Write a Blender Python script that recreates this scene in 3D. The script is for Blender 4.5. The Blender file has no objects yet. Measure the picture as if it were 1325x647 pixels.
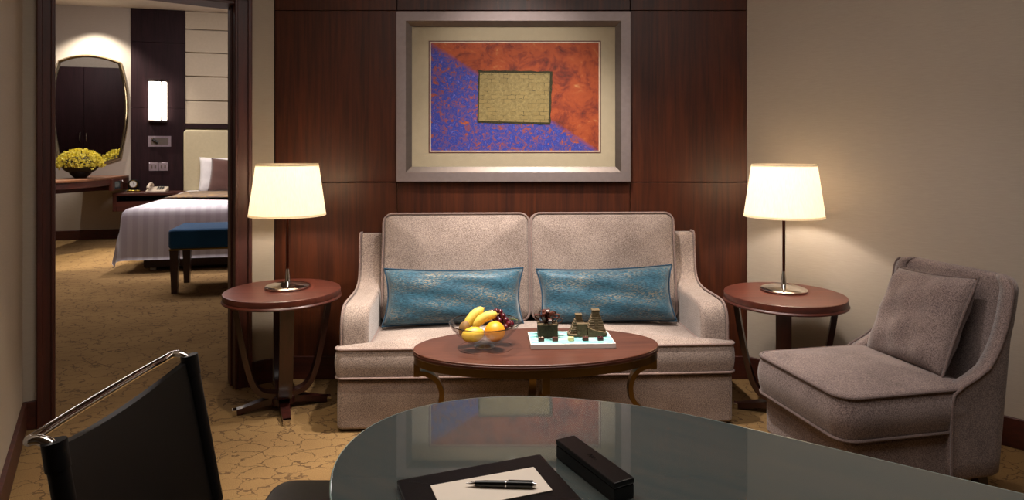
import bpy, bmesh, math, random
from mathutils import Vector, Matrix
random.seed(7)
PI = math.pi
sc = bpy.context.scene
C = sc.collection

# ------------------------------------------------------------------ camera, world, lights
F_PX, HZ, CX, EYE = 835.0, 195.0, 660.0, 1.3
cd = bpy.data.cameras.new('camera'); cam = bpy.data.objects.new('camera', cd); C.objects.link(cam)
cam.location = (0, 0, EYE); cam.rotation_euler = (PI/2, 0, 0)
cd.sensor_width = 36; cd.lens = F_PX/1325*36
cd.shift_x = (662.5-CX)/1325; cd.shift_y = -(323.5-HZ)/1325
cd.clip_start = 0.02; cd.clip_end = 60
sc.camera = cam
sc.view_settings.view_transform = 'Standard'; sc.view_settings.look = 'None'
sc.view_settings.gamma = 1; sc.view_settings.use_curve_mapping = False
sc.view_settings.exposure = 0.6
sc.cycles.use_denoising = True
sc.cycles.max_bounces = 10; sc.cycles.diffuse_bounces = 5; sc.cycles.transparent_max_bounces = 16
sc.cycles.sample_clamp_indirect = 4.0
w = bpy.data.worlds.new('world'); sc.world = w; w.use_nodes = True
w.node_tree.nodes['Background'].inputs[0].default_value = (0.85, 0.72, 0.62, 1)
w.node_tree.nodes['Background'].inputs[1].default_value = 0.08

def spot(name, loc, target, watts, angle, col=(1, .80, .58), blend=.6, r=.03):
    l = bpy.data.lights.new(name, 'SPOT'); l.energy = watts; l.spot_size = math.radians(angle)
    l.spot_blend = blend; l.color = col; l.shadow_soft_size = r
    o = bpy.data.objects.new(name, l); C.objects.link(o); o.location = loc
    o.rotation_euler = (Vector(target)-Vector(loc)).to_track_quat('-Z', 'Y').to_euler()
def area(name, loc, target, watts, sx, sy, col=(1, .82, .64)):
    l = bpy.data.lights.new(name, 'AREA'); l.energy = watts; l.shape = 'RECTANGLE'; l.size = sx; l.size_y = sy; l.color = col
    o = bpy.data.objects.new(name, l); C.objects.link(o); o.location = loc
    o.rotation_euler = (Vector(target)-Vector(loc)).to_track_quat('-Z', 'Y').to_euler()
def pointl(name, loc, watts, r=.05, col=(1, .8, .58)):
    l = bpy.data.lights.new(name, 'POINT'); l.energy = watts; l.shadow_soft_size = r; l.color = col
    o = bpy.data.objects.new(name, l); C.objects.link(o); o.location = loc

spot('ceiling_spot_coffee_table', (-.10, 2.80, 2.7), (-.08, 2.76, .4), 200, 56, (1, .90, .80), .8)
spot('ceiling_spot_sofa', (.2, 2.76, 2.7), (.2, 3.15, .5), 150, 80, (1, .90, .82), .9)
spot('ceiling_spot_painting', (.02, 2.2, 2.7), (.02, 3.68, 1.5), 46, 46, (1, .91, .84), .8)
spot('ceiling_spot_carpet', (-.95, 2.30, 2.7), (-.95, 2.40, 0), 62, 56, (1, .86, .66), .6)
spot('ceiling_spot_armchair', (.9, 2.0, 2.7), (1.5, 2.5, .5), 32, 70, (1, .90, .86), .9)
area('living_room_fill', (.3, 1.35, 2.68), (.3, 1.55, 0), 25, 2.6, 1.0, (1, .92, .86))  # added soft fill light, not a real cove fixture
spot('bedroom_spot_vanity', (-5.955, 9.043, 3.38), (-5.955, 9.043, 0), 150, 105, (1, .92, .80), .5)
spot('bedroom_spot_carpet', (-5.0, 7.4, 3.35), (-5.15, 7.75, 0), 330, 32, (1, .88, .62), .4)
area('bedroom_fill', (-3.6, 7.4, 3.36), (-3.8, 8.0, 0), 120, 3.0, 2.0, (1, .92, .92))  # added overall fill for the bedroom, stands for no fixture
spot('bedroom_fill_bed', (-3.6, 7.9, 3.35), (-3.6, 8.0, .6), 430, 60, (1, .92, .90), .8)  # extra spot added to keep the bed bright
spot('bedroom_fill_wardrobe', (-6.6, 6.6, 3.2), (-6.7, 4.6, 3.2), 60, 120, (1, .92, .88), .8)  # unseen lamp added to lift the wall and wardrobe in the mirror

# ------------------------------------------------------------------ material helpers
def nt(name):
    m = bpy.data.materials.new(name); m.use_nodes = True
    t = m.node_tree; return m, t, t.nodes, t.links, t.nodes['Principled BSDF']
def hexc(h):
    c = [int(h[i:i+2], 16)/255 for i in (0, 2, 4)]
    return tuple(x/12.92 if x <= .04045 else ((x+.055)/1.055)**2.4 for x in c)+(1,)
def ramp(n, stops):
    r = n.new('ShaderNodeValToRGB'); e = r.color_ramp.elements
    e[0].position, e[0].color = stops[0]; e[1].position, e[1].color = stops[-1]
    for p, c in stops[1:-1]:
        x = e.new(p); x.color = c
    return r
def coords(n, l, scale=(1, 1, 1), kind='Object', rot=(0, 0, 0)):
    tc = n.new('ShaderNodeTexCoord'); mp = n.new('ShaderNodeMapping')
    mp.inputs['Scale'].default_value = scale; mp.inputs['Rotation'].default_value = rot
    l.new(tc.outputs[kind], mp.inputs['Vector']); return mp.outputs['Vector']
def noise(n, l, vec, scale, detail=4, rough=.5, dist=0):
    x = n.new('ShaderNodeTexNoise'); x.inputs['Scale'].default_value = scale; x.inputs['Detail'].default_value = detail
    x.inputs['Roughness'].default_value = rough; x.inputs['Distortion'].default_value = dist
    l.new(vec, x.inputs['Vector']); return x
def bump(n, l, h, b, strength=.2, dist=.002):
    x = n.new('ShaderNodeBump'); x.inputs['Strength'].default_value = strength; x.inputs['Distance'].default_value = dist
    l.new(h, x.inputs['Height']); l.new(x.outputs[0], b.inputs['Normal'])
def mixc(n, l, fac, a, b, mode='MIX'):
    x = n.new('ShaderNodeMix'); x.data_type = 'RGBA'; x.blend_type = mode
    for s, v in ((0, fac), (6, a), (7, b)):
        if hasattr(v, 'links') or hasattr(v, 'is_linked'): l.new(v, x.inputs[s])
        else: x.inputs[s].default_value = v
    return x.outputs[2]
def math_(n, l, op, a, b=0.0, clamp=False):
    x = n.new('ShaderNodeMath'); x.operation = op; x.use_clamp = clamp
    for s, v in ((0, a), (1, b)):
        if hasattr(v, 'is_linked'): l.new(v, x.inputs[s])
        else: x.inputs[s].default_value = v
    return x.outputs[0]

def plain(name, c, rough=.5, metal=0, spec=.5, var=.12, scale=30, bmp=0, coat=0):
    m, t, n, l, b = nt(name); c = hexc(c)
    v = coords(n, l); x = noise(n, l, v, scale)
    r = ramp(n, [(.3, tuple(k*(1-var) for k in c[:3])+(1,)), (.7, tuple(min(1, k*(1+var)) for k in c[:3])+(1,))])
    l.new(x.outputs[0], r.inputs[0]); l.new(r.outputs[0], b.inputs['Base Color'])
    b.inputs['Roughness'].default_value = rough; b.inputs['Metallic'].default_value = metal
    b.inputs['Specular IOR Level'].default_value = spec; b.inputs['Coat Weight'].default_value = coat
    b.inputs['Coat Roughness'].default_value = .08
    if bmp: bump(n, l, x.outputs[0], b, bmp)
    return m
def wood(name, dark, light, rough=.35, axis='Z', scale=6, coat=.25, bmp=.05, spec=.5):
    S = spec
    m, t, n, l, b = nt(name)
    s = {'X': (.6, 12, 12), 'Y': (12, .6, 12), 'Z': (12, 12, .6)}[axis]
    v = coords(n, l, s); x = noise(n, l, v, scale, 8, .6, .4)
    v2 = coords(n, l, tuple(k*.25 for k in s)); y = noise(n, l, v2, scale, 3)
    f = math_(n, l, 'ADD', math_(n, l, 'MULTIPLY', x.outputs[0], .6), math_(n, l, 'MULTIPLY', y.outputs[0], .4))
    r = ramp(n, [(.32, hexc(dark)), (.68, hexc(light))]); l.new(f, r.inputs[0]); l.new(r.outputs[0], b.inputs['Base Color'])
    b.inputs['Roughness'].default_value = rough; b.inputs['Coat Weight'].default_value = coat; b.inputs['Coat Roughness'].default_value = .2; b.inputs['Specular IOR Level'].default_value = S
    bump(n, l, x.outputs[0], b, bmp, .001); return m
def fabric(name, dark, light, scale=330, sheen=.3, gold=None):
    m, t, n, l, b = nt(name)
    v = coords(n, l, (.4, 1, 2) if gold else (1, 1, 1)); x = noise(n, l, v, scale, 2, .7)
    big = noise(n, l, v, 6, 3)
    f = math_(n, l, 'ADD', math_(n, l, 'MULTIPLY', x.outputs[0], .8), math_(n, l, 'MULTIPLY', big.outputs[0], .2))
    r = ramp(n, [(.36, hexc(dark)), (.64, hexc(light))]); l.new(f, r.inputs[0]); col = r.outputs[0]
    if gold:
        v2 = coords(n, l, (1, 1, 3)); g = noise(n, l, coords(n, l, (.35, 1, 2)), 190, 2, .7); gb = noise(n, l, coords(n, l, (2, 2, 6)), 3, 2)
        gf = math_(n, l, 'MULTIPLY', math_(n, l, 'GREATER_THAN', g.outputs[0], .55), math_(n, l, 'MULTIPLY', math_(n, l, 'SUBTRACT', gb.outputs[0], .40, True), 2.4, True))
        col = mixc(n, l, gf, col, hexc(gold)); l.new(math_(n, l, 'MULTIPLY', gf, .6), b.inputs['Metallic'])
        b.inputs['Roughness'].default_value = .45
    else: b.inputs['Roughness'].default_value = .95
    l.new(col, b.inputs['Base Color']); b.inputs['Specular IOR Level'].default_value = .2
    b.inputs['Sheen Weight'].default_value = sheen; b.inputs['Sheen Roughness'].default_value = .5
    bump(n, l, x.outputs[0], b, .5, .002); return m
def metal(name, c, rough=.15): return plain(name, c, rough, 1, .5, .05, 40)
def thin_glass(name, tint=(.97, .99, .98, 1), ior=1.45, rough=0.0, base=.03):
    m, t, n, l, b = nt(name); n.remove(b)
    tr = n.new('ShaderNodeBsdfTransparent'); tr.inputs[0].default_value = tint
    gl = n.new('ShaderNodeBsdfGlossy'); gl.inputs['Roughness'].default_value = rough
    lw = n.new('ShaderNodeLayerWeight'); lw.inputs[0].default_value = .5
    fr = math_(n, l, 'ADD', math_(n, l, 'MULTIPLY', math_(n, l, 'POWER', lw.outputs['Facing'], 4.0), ior), base, True)
    mx = n.new('ShaderNodeMixShader'); l.new(fr, mx.inputs[0]); l.new(tr.outputs[0], mx.inputs[1]); l.new(gl.outputs[0], mx.inputs[2])
    l.new(mx.outputs[0], n['Material Output'].inputs[0]); return m
def emit(name, c, s):
    m, t, n, l, b = nt(name); b.inputs['Base Color'].default_value = hexc(c); b.inputs['Emission Color'].default_value = hexc(c)
    b.inputs['Emission Strength'].default_value = s; return m

def wallpaper(name, c):
    m, t, n, l, b = nt(name); c = hexc(c)
    x = noise(n, l, coords(n, l, (4, 4, 120)), 5, 5, .6)
    r = ramp(n, [(.3, tuple(k*.93 for k in c[:3])+(1,)), (.7, tuple(k*1.06 for k in c[:3])+(1,))]); l.new(x.outputs[0], r.inputs[0])
    l.new(r.outputs[0], b.inputs['Base Color']); b.inputs['Roughness'].default_value = .8; b.inputs['Specular IOR Level'].default_value = .25
    bump(n, l, x.outputs[0], b, .06, .002); return m
def carpet():
    m, t, n, l, b = nt('carpet')
    v = coords(n, l, (.85, 1.15, 1)); wob = noise(n, l, v, 5, 4, .65)
    ad = n.new('ShaderNodeMix'); ad.data_type = 'VECTOR'; ad.inputs[0].default_value = .16
    l.new(v, ad.inputs[4]); l.new(wob.outputs['Color'], ad.inputs[5])
    vo = n.new('ShaderNodeTexVoronoi'); vo.feature = 'DISTANCE_TO_EDGE'; vo.inputs['Scale'].default_value = 11.5
    l.new(ad.outputs[1], vo.inputs['Vector'])
    gap = noise(n, l, v, 9, 3, .6)
    thr = math_(n, l, 'MULTIPLY', math_(n, l, 'SUBTRACT', gap.outputs[0], .24, True), .085)
    line = math_(n, l, 'LESS_THAN', vo.outputs['Distance'], thr)
    pile = noise(n, l, v, 260, 2, .7); big = noise(n, l, v, 2.5, 3)
    r = ramp(n, [(.3, hexc('6e5538')), (.7, hexc('8d714b'))]); l.new(math_(n, l, 'ADD', math_(n, l, 'MULTIPLY', pile.outputs[0], .6), math_(n, l, 'MULTIPLY', big.outputs[0], .4)), r.inputs[0])
    col = mixc(n, l, math_(n, l, 'MULTIPLY', line, .62), r.outputs[0], hexc('3d2c22'))
    l.new(col, b.inputs['Base Color']); b.inputs['Roughness'].default_value = 1; b.inputs['Specular IOR Level'].default_value = .05
    bump(n, l, pile.outputs[0], b, .5, .004); return m

M = {}
M['carpet'] = carpet()
M['wall'] = wallpaper('wallpaper_beige', 'ada193')
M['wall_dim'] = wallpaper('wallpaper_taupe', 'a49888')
M['ceil'] = plain('ceiling_paint', 'cfc4b6', .9, var=.03)
M['panel'] = wood('dark_panel_wood', '2a1009', '562810', .44, 'Z', 5, 0, .05, .4)
M['panel2'] = wood('bedroom_panel_wood', '180b0d', '2c171b', .6, 'Z', 5, 0, .05, .15)
M['trim'] = wood('mahogany_trim', '2d1009', '501f12', .5, 'Z', 5, .05)
M['trimh'] = wood('mahogany_trim_long', '2d1009', '501f12', .5, 'X', 5, .05)
M['dark'] = plain('dark_gap', '120807', .9)
M['tabletop'] = wood('mahogany_top', '38150d', '5f2b1e', .40, 'X', 5, .15)
M['tableleg'] = wood('mahogany_leg', '1f0a07', '38130d', .35, 'Z', 5, .35)
M['coffee_wood'] = wood('walnut_top', '3d1d12', '5c3323', .40, 'X', 5, .1)
M['coffee_edge'] = wood('walnut_edge', '2c110b', '451d13', .34, 'X', 4, .3)
M['vanity'] = wood('vanity_wood', '5a3722', '83553a', .4, 'X', 4, .1)
M['bulbglass'] = thin_glass('bulb_envelope', (.97, .96, .94, 1), .3)
M['rimglass'] = thin_glass('rim_glass', (.35, .35, .34, 1), .8, 0, .12)
M['brass'] = metal('antique_brass', '77603a', .3)
M['chrome'] = metal('chrome', 'd9d6d2', .07)
M['bronze'] = metal('bronze_rod', '5a3024', .3)
M['sofa'] = fabric('taupe_weave', '64554e', 'b3a196', 260)
M['pipe'] = fabric('taupe_piping', '6f5a55', '9b857c', 300)
M['chair'] = fabric('grey_brown_weave', '4f4140', '9a8780', 260)
M['chairpipe'] = fabric('grey_brown_piping', '514340', '7e6b65', 300)
M['blue'] = fabric('blue_shot_silk', '143040', '38667a', 160, .3, 'a89270')
M['bluepipe'] = fabric('blue_piping', '102c40', '234a62', 200)
M['leather'] = plain('black_leather', '0a0909', .45, 0, .22, .1, 60, .05)
M['leather2'] = plain('black_box_leather', '0d0a0a', .38, 0, .3, .1, 200, .06)
M['paper'] = plain('white_paper', 'e9dccb', .8, var=.02)
M['black'] = plain('black_lacquer', '0d0c0c', .2)
M['silver'] = metal('brushed_silver', '9c8f8c', .58)
M['silverdark'] = metal('dark_silver', '7b7069', .5)
M['mat'] = plain('mat_board', 'b6a28a', .85, var=.03)
M['fillet'] = plain('fillet_line', '5b2f2c', .6)
M['filletlight'] = plain('fillet_pale', 'd8b8a4', .6)
M['glass'] = thin_glass('picture_glass', ior=.5, base=.012)
M['bowlglass'] = thin_glass('bowl_glass', (.965, .97, .965, 1), .8, 0, .05)
M['footglass'] = thin_glass('foot_glass', (.82, .83, .82, 1), .9, 0, .22)
M['marble'] = plain('white_marble', 'd2c9c1', .3, var=.05, scale=12)
M['choc'] = plain('dark_chocolate', '4a2317', .35, bmp=.05)
M['milk'] = plain('milk_chocolate', '4d251b', .4)
M['cream'] = plain('white_chocolate', 'e6d296', .45)
M['redchoc'] = plain('ruby_chocolate', '3d1519', .35)
M['moss'] = plain('cocoa_crust', '352d16', .85, var=.5, scale=160, bmp=.6)
M['temple'] = plain('dusted_chocolate', '57472d', .75, var=.3, scale=120, bmp=.4)
M['banana'] = plain('banana_skin', 'd8bb50', .6, var=.18, scale=25)
M['mango'] = plain('mango_skin', 'd2a92f', .45, var=.25, scale=14)
M['kiwi'] = plain('brown_skin', '7b5a2e', .7, var=.3, scale=60)
M['orange'] = plain('orange_peel', 'e09112', .45, var=.08, scale=120, bmp=.3)
M['grape'] = plain('red_grape', '4a0f1a', .18, var=.4, scale=40, coat=.5)
M['stem'] = plain('grape_stem', '4f5a24', .7)
M['linen'] = plain('white_linen', 'd9d3d2', .9, var=.03)
M['brownpillow'] = fabric('brown_satin', '4b342f', '6a4a42', 300)
M['bench'] = fabric('blue_bench_cloth', '123654', '1f5580', 200, .3)
M['bedbase'] = plain('bed_base_cloth', '3a2c25', .9)
M['headboard'] = plain('cream_leather', 'bcae8c', .6, var=.04)
M['wallpanel'] = plain('cream_wall_panel', 'b5a68f', .7, var=.03)
M['brass2'] = metal('bench_brass', 'a08245', .3)
M['mirrorframe'] = metal('champagne_frame', 'b3a488', .22)
M['mirror'] = metal('mirror_silver', 'e8e8e8', .01)
M['flower'] = plain('yellow_petal', 'f0e068', .6, var=.2, scale=60)
M['plastic'] = plain('ivory_plastic', 'c9b8a4', .4, var=.03)
M['plate'] = plain('mauve_metal_plate', 'a4939a', .35, .5)
M['screen'] = plain('dark_display', '2d3b40', .15)
M['gold'] = metal('clock_gold', 'b59a4c', .25)
M['clockface'] = plain('clock_white', 'dcd6cc', .4)
M['sconce'] = emit('sconce_opal', 'fff0e2', 6.0)
M['bulb'] = emit('warm_bulb', 'ffd9a0', 10.0)

def shade_mat():
    m, t, n, l, b = nt('lamp_shade_cloth'); n.remove(b)
    v = coords(n, l, (60, 60, 2)); x = noise(n, l, v, 4, 3)
    r = ramp(n, [(.3, hexc('f3ead8')), (.7, hexc('f8f2e6'))]); l.new(x.outputs[0], r.inputs[0])
    tr = n.new('ShaderNodeBsdfTranslucent'); df = n.new('ShaderNodeBsdfDiffuse')
    l.new(r.outputs[0], tr.inputs[0]); l.new(r.outputs[0], df.inputs[0])
    mx = n.new('ShaderNodeMixShader'); mx.inputs[0].default_value = .42
    l.new(tr.outputs[0], mx.inputs[1]); l.new(df.outputs[0], mx.inputs[2]); l.new(mx.outputs[0], n['Material Output'].inputs[0]); return m
M['shade'] = shade_mat()
def desk_mat():
    m, t, n, l, b = nt('smoked_desk_glass')
    x = noise(n, l, coords(n, l, (1.5, 14, 1)), 3, 6, .6, .3)
    r = ramp(n, [(.3, hexc('465150')), (.7, hexc('575853'))]); l.new(x.outputs[0], r.inputs[0]); l.new(r.outputs[0], b.inputs['Base Color'])
    b.inputs['Roughness'].default_value = .035; b.inputs['IOR'].default_value = 2.5; return m
M['desk'] = desk_mat()
M['deskedge'] = plain('glass_edge', '8fa09a', .15)
M['deskwood'] = wood('desk_underframe', '1c0c08', '331710', .4, 'X', 4)
def print_mat():
    m, t, n, l, b = nt('abstract_print')
    tc = n.new('ShaderNodeTexCoord'); sp = n.new('ShaderNodeSeparateXYZ'); l.new(tc.outputs['Object'], sp.inputs[0])
    u = math_(n, l, 'ADD', math_(n, l, 'DIVIDE', sp.outputs[0], .95), .5); v = math_(n, l, 'ADD', math_(n, l, 'DIVIDE', sp.outputs[2], .61), .5)
    o = tc.outputs['Object']
    n1 = noise(n, l, o, 9, 6, .7, .6); n2 = noise(n, l, o, 34, 8, .72, 1.0); n3 = noise(n, l, o, 9, 10, .78, .5); n4 = noise(n, l, o, 70, 3, .7, .5)
    d = math_(n, l, 'SUBTRACT', math_(n, l, 'ADD', u, v), 1.0)
    d = math_(n, l, 'ADD', d, math_(n, l, 'MULTIPLY', math_(n, l, 'SUBTRACT', n2.outputs[0], .5), .10))
    right = math_(n, l, 'MULTIPLY', math_(n, l, 'ADD', d, .03), 18, True)
    orange = ramp(n, [(.33, hexc('3a100a')), (.44, hexc('7a2610')), (.53, hexc('a04016')), (.60, hexc('a8481c')), (.68, hexc('c48a58'))]); l.new(n3.outputs[0], orange.inputs[0])
    blue = ramp(n, [(.34, hexc('b8542a')), (.40, hexc('8a3a3a')), (.46, hexc('5a4488')), (.51, hexc('3c3c94')), (.55, hexc('142c90')), (.60, hexc('3448b0')), (.66, hexc('7a68ae'))]); l.new(n2.outputs[0], blue.inputs[0])
    left_red = math_(n, l, 'MULTIPLY', math_(n, l, 'SUBTRACT', v, math_(n, l, 'ADD', .62, math_(n, l, 'MULTIPLY', n1.outputs[0], .5))), 6, True)
    bl = mixc(n, l, math_(n, l, 'MULTIPLY', left_red, .6), blue.outputs[0], hexc('6b2a2c'))
    fl = math_(n, l, 'GREATER_THAN', n4.outputs[0], .62)
    bl = mixc(n, l, math_(n, l, 'MULTIPLY', fl, .6), bl, hexc('b0593c'))
    l.new(mixc(n, l, right, bl, orange.outputs[0]), b.inputs['Base Color']); b.inputs['Roughness'].default_value = .7; return m
M['print'] = print_mat()
def gold_patch_mat():
    m, t, n, l, b = nt('cracked_gold_leaf')
    v = coords(n, l, (1, 1, 1), 'Object', (PI/2, 0, 0)); wob = noise(n, l, v, 30, 3)
    br = n.new('ShaderNodeTexBrick'); br.inputs['Scale'].default_value = 11; br.inputs['Mortar Size'].default_value = .012
    br.inputs['Color1'].default_value = hexc('977d4b'); br.inputs['Color2'].default_value = hexc('866e40'); br.inputs['Mortar'].default_value = hexc('43361e')
    ad = n.new('ShaderNodeMix'); ad.data_type = 'VECTOR'; ad.inputs[0].default_value = .02; l.new(v, ad.inputs[4]); l.new(wob.outputs['Color'], ad.inputs[5])
    l.new(ad.outputs[1], br.inputs['Vector'])
    x = noise(n, l, v, 60, 5, .7); r = ramp(n, [(.3, hexc('6e5933')), (.7, hexc('a38a56'))]); l.new(x.outputs[0], r.inputs[0])
    keep = math_(n, l, 'MULTIPLY', math_(n, l, 'SUBTRACT', noise(n, l, v, 22, 2).outputs[0], .45, True), 9, True)
    l.new(mixc(n, l, keep, r.outputs[0], br.outputs[0]), b.inputs['Base Color']); b.inputs['Roughness'].default_value = .6; bump(n, l, x.outputs[0], b, .3); return m
M['goldpatch'] = gold_patch_mat()
def stripes():
    m, t, n, l, b = nt('striped_sateen')
    tc = n.new('ShaderNodeTexCoord'); sp = n.new('ShaderNodeSeparateXYZ'); l.new(tc.outputs['Object'], sp.inputs[0])
    s = math_(n, l, 'GREATER_THAN', math_(n, l, 'SINE', math_(n, l, 'MULTIPLY', sp.outputs[0], 62)), 0)
    l.new(mixc(n, l, s, hexc('d3cbd0'), hexc('ded8db')), b.inputs['Base Color']); b.inputs['Roughness'].default_value = .7; return m
M['stripes'] = stripes()
def runner_mat():
    m, t, n, l, b = nt('brocade')
    x = noise(n, l, coords(n, l, (1, 1, 1)), 9, 3, .6, 1.5); r = ramp(n, [(.42, hexc('4a3a30')), (.52, hexc('5b4a3a')), (.58, hexc('8a6a34')), (.64, hexc('54443a'))])
    l.new(x.outputs[0], r.inputs[0]); l.new(r.outputs[0], b.inputs['Base Color']); b.inputs['Roughness'].default_value = .6; return m
M['runner'] = runner_mat()
def glaze_mat():
    m, t, n, l, b = nt('aqua_glaze')
    x = noise(n, l, coords(n, l, (6, 30, 1)), 2.2, 4, .6, .8); r = ramp(n, [(.34, hexc('c8d4cc')), (.5, hexc('8fc6be')), (.66, hexc('43a0a4'))])
    l.new(x.outputs[0], r.inputs[0]); l.new(r.outputs[0], b.inputs['Base Color']); b.inputs['Roughness'].default_value = .15; return m
M['glaze'] = glaze_mat()

# ------------------------------------------------------------------ mesh helpers
I4 = Matrix.Identity(4)
def TR(x=0, y=0, z=0, rz=0, rx=0, ry=0):
    return Matrix.Translation((x, y, z)) @ Matrix.Rotation(rz, 4, 'Z') @ Matrix.Rotation(ry, 4, 'Y') @ Matrix.Rotation(rx, 4, 'X')
def obj(name, bm, m, parent=None, T=None, smooth=40):
    if T is not None: bm.transform(T)
    bmesh.ops.recalc_face_normals(bm, faces=bm.faces)
    me = bpy.data.meshes.new(name); bm.to_mesh(me); bm.free()
    o = bpy.data.objects.new(name, me); C.objects.link(o); me.materials.append(M[m] if isinstance(m, str) else m)
    if smooth:
        me.shade_smooth()
        if smooth < 180: me.set_sharp_from_angle(angle=math.radians(smooth))
    if smooth and smooth < 180:
        wn = o.modifiers.new('weighted_normals', 'WEIGHTED_NORMAL'); wn.keep_sharp = True
    if parent: o.parent = parent
    return o
def thing(name, label, cat, loc=(0, 0, 0), rz=0, group=None):
    o = bpy.data.objects.new(name, None); C.objects.link(o); o.empty_display_size = .05
    o.location = loc; o.rotation_euler = (0, 0, rz); return tag(o, label, cat, group)
def tag(o, label, cat, group=None, kind=None):
    o['label'] = label; o['category'] = cat
    if group: o['group'] = group
    if kind: o['kind'] = kind
    return o
def struct(name, bm, m, T=None, smooth=0, label=None, cat=None):
    o = obj(name, bm, m, None, T, smooth); o['kind'] = 'structure'
    if label: o['label'] = label
    if cat: o['category'] = cat
    return o
def one(name, bm, m, label, cat, loc=(0, 0, 0), rz=0, group=None, smooth=40):
    o = obj(name, bm, m, None, None, smooth); o.location = loc; o.rotation_euler = (0, 0, rz); return tag(o, label, cat, group)

def add(bm, verts, faces, T=None):
    vs = [bm.verts.new(T @ Vector(v) if T is not None else v) for v in verts]
    for f in faces:
        try: bm.faces.new([vs[i] for i in f])
        except ValueError: pass
    return bm
def box(x0, x1, y0, y1, z0, z1, r=0, seg=2, bm=None, T=None):
    t = bmesh.new(); bmesh.ops.create_cube(t, size=1)
    t.transform(Matrix.Translation(((x0+x1)/2, (y0+y1)/2, (z0+z1)/2)) @ Matrix.Diagonal((x1-x0, y1-y0, z1-z0, 1)))
    if r: bmesh.ops.bevel(t, geom=t.edges[:], offset=r, segments=seg, profile=.5, affect='EDGES')
    if T is not None: t.transform(T)
    return merge(bm, t)
def merge(bm, t):
    if bm is None: return t
    me = bpy.data.meshes.new('tmp'); t.to_mesh(me); t.free(); bm.from_mesh(me); bpy.data.meshes.remove(me); return bm
def lathe(prof, seg=48, bm=None, T=None):
    t = bmesh.new(); rings = []
    for r, z in prof:
        rings.append([t.verts.new((0, 0, z))] if r < 1e-6 else [t.verts.new((r*math.cos(2*PI*i/seg), r*math.sin(2*PI*i/seg), z)) for i in range(seg)])
    for a, b in zip(rings, rings[1:]):
        for i in range(seg):
            j = (i+1) % seg
            if len(a) == 1 and len(b) == 1: continue
            if len(a) == 1: t.faces.new((a[0], b[i], b[j]))
            elif len(b) == 1: t.faces.new((a[i], a[j], b[0]))
            else: t.faces.new((a[i], a[j], b[j], b[i]))
    if T is not None: t.transform(T)
    return merge(bm, t)
def catmull(pts, k=6, closed=False):
    P = [Vector(p) for p in pts]; out = []; N = len(P)
    for i in range(N if closed else N-1):
        p0 = P[(i-1) % N] if closed or i > 0 else P[0]*2-P[1]
        p1, p2 = P[i], P[(i+1) % N]; p3 = P[(i+2) % N] if closed or i+2 < N else P[-1]*2-P[-2]
        for j in range(k):
            s = j/k; out.append(.5*((2*p1)+(p2-p0)*s+(2*p0-5*p1+4*p2-p3)*s*s+(3*p1-p0-3*p2+p3)*s**3))
    if not closed: out.append(P[-1])
    return out
def sweep(path, rad, seg=10, closed=False, bm=None, T=None, squash=None):
    """round tube; rad a number or one per point"""
    P = [Vector(p) for p in path]; N = len(P); t = bmesh.new(); rings = []; up = None
    R = rad if isinstance(rad, (list, tuple)) else [rad]*N
    for i in range(N):
        a = P[(i-1) % N] if closed or i else P[i]; b = P[(i+1) % N] if closed or i < N-1 else P[i]
        d = (b-a).normalized()
        if up is None: up = Vector((0, 0, 1)) if abs(d.z) < .9 else Vector((1, 0, 0))
        s = d.cross(up).normalized(); up = s.cross(d).normalized()
        rings.append([t.verts.new(P[i]+(s*math.cos(2*PI*k/seg)+up*math.sin(2*PI*k/seg))*R[i]) for k in range(seg)])
    for i in range(N if closed else N-1):
        a, b = rings[i], rings[(i+1) % N]
        for k in range(seg): t.faces.new((a[k], a[(k+1) % seg], b[(k+1) % seg], b[k]))
    if not closed: t.faces.new(rings[0]); t.faces.new(rings[-1])
    if T is not None: t.transform(T)
    return merge(bm, t)
def strap(path, wdir, width, thick, bm=None, T=None):
    """flat bar: rectangle swept along a plane path whose normal is wdir"""
    P = [Vector(p) for p in path]; wd = Vector(wdir).normalized(); N = len(P); t = bmesh.new(); rings = []
    W = width if isinstance(width, (list, tuple)) else [width]*N; H = thick if isinstance(thick, (list, tuple)) else [thick]*N
    for i in range(N):
        d = (P[min(i+1, N-1)]-P[max(i-1, 0)]).normalized(); s = wd.cross(d).normalized()
        rings.append([t.verts.new(P[i]+wd*a*W[i]/2+s*b*H[i]/2) for a, b in ((-1, -1), (1, -1), (1, 1), (-1, 1))])
    for a, b in zip(rings, rings[1:]):
        for k in range(4): t.faces.new((a[k], a[(k+1) % 4], b[(k+1) % 4], b[k]))
    t.faces.new(rings[0]); t.faces.new(rings[-1])
    if T is not None: t.transform(T)
    return merge(bm, t)
def area2(P): return sum(P[i][0]*P[(i+1) % len(P)][1]-P[(i+1) % len(P)][0]*P[i][1] for i in range(len(P)))/2
def offset(P, d):
    """inset a counter-clockwise outline by d"""
    N = len(P); out = []
    for i in range(N):
        a, b, c = Vector(P[i-1]).to_2d(), Vector(P[i]).to_2d(), Vector(P[(i+1) % N]).to_2d()
        e1 = (b-a).normalized(); e2 = (c-b).normalized(); n1 = Vector((-e1.y, e1.x)); n2 = Vector((-e2.y, e2.x))
        m = n1+n2
        if m.length < 1e-6: m = n1
        m.normalize(); k = min(1/max(m.dot(n1), .35), 2.5); out.append(b+m*d*k)
    return out
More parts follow.
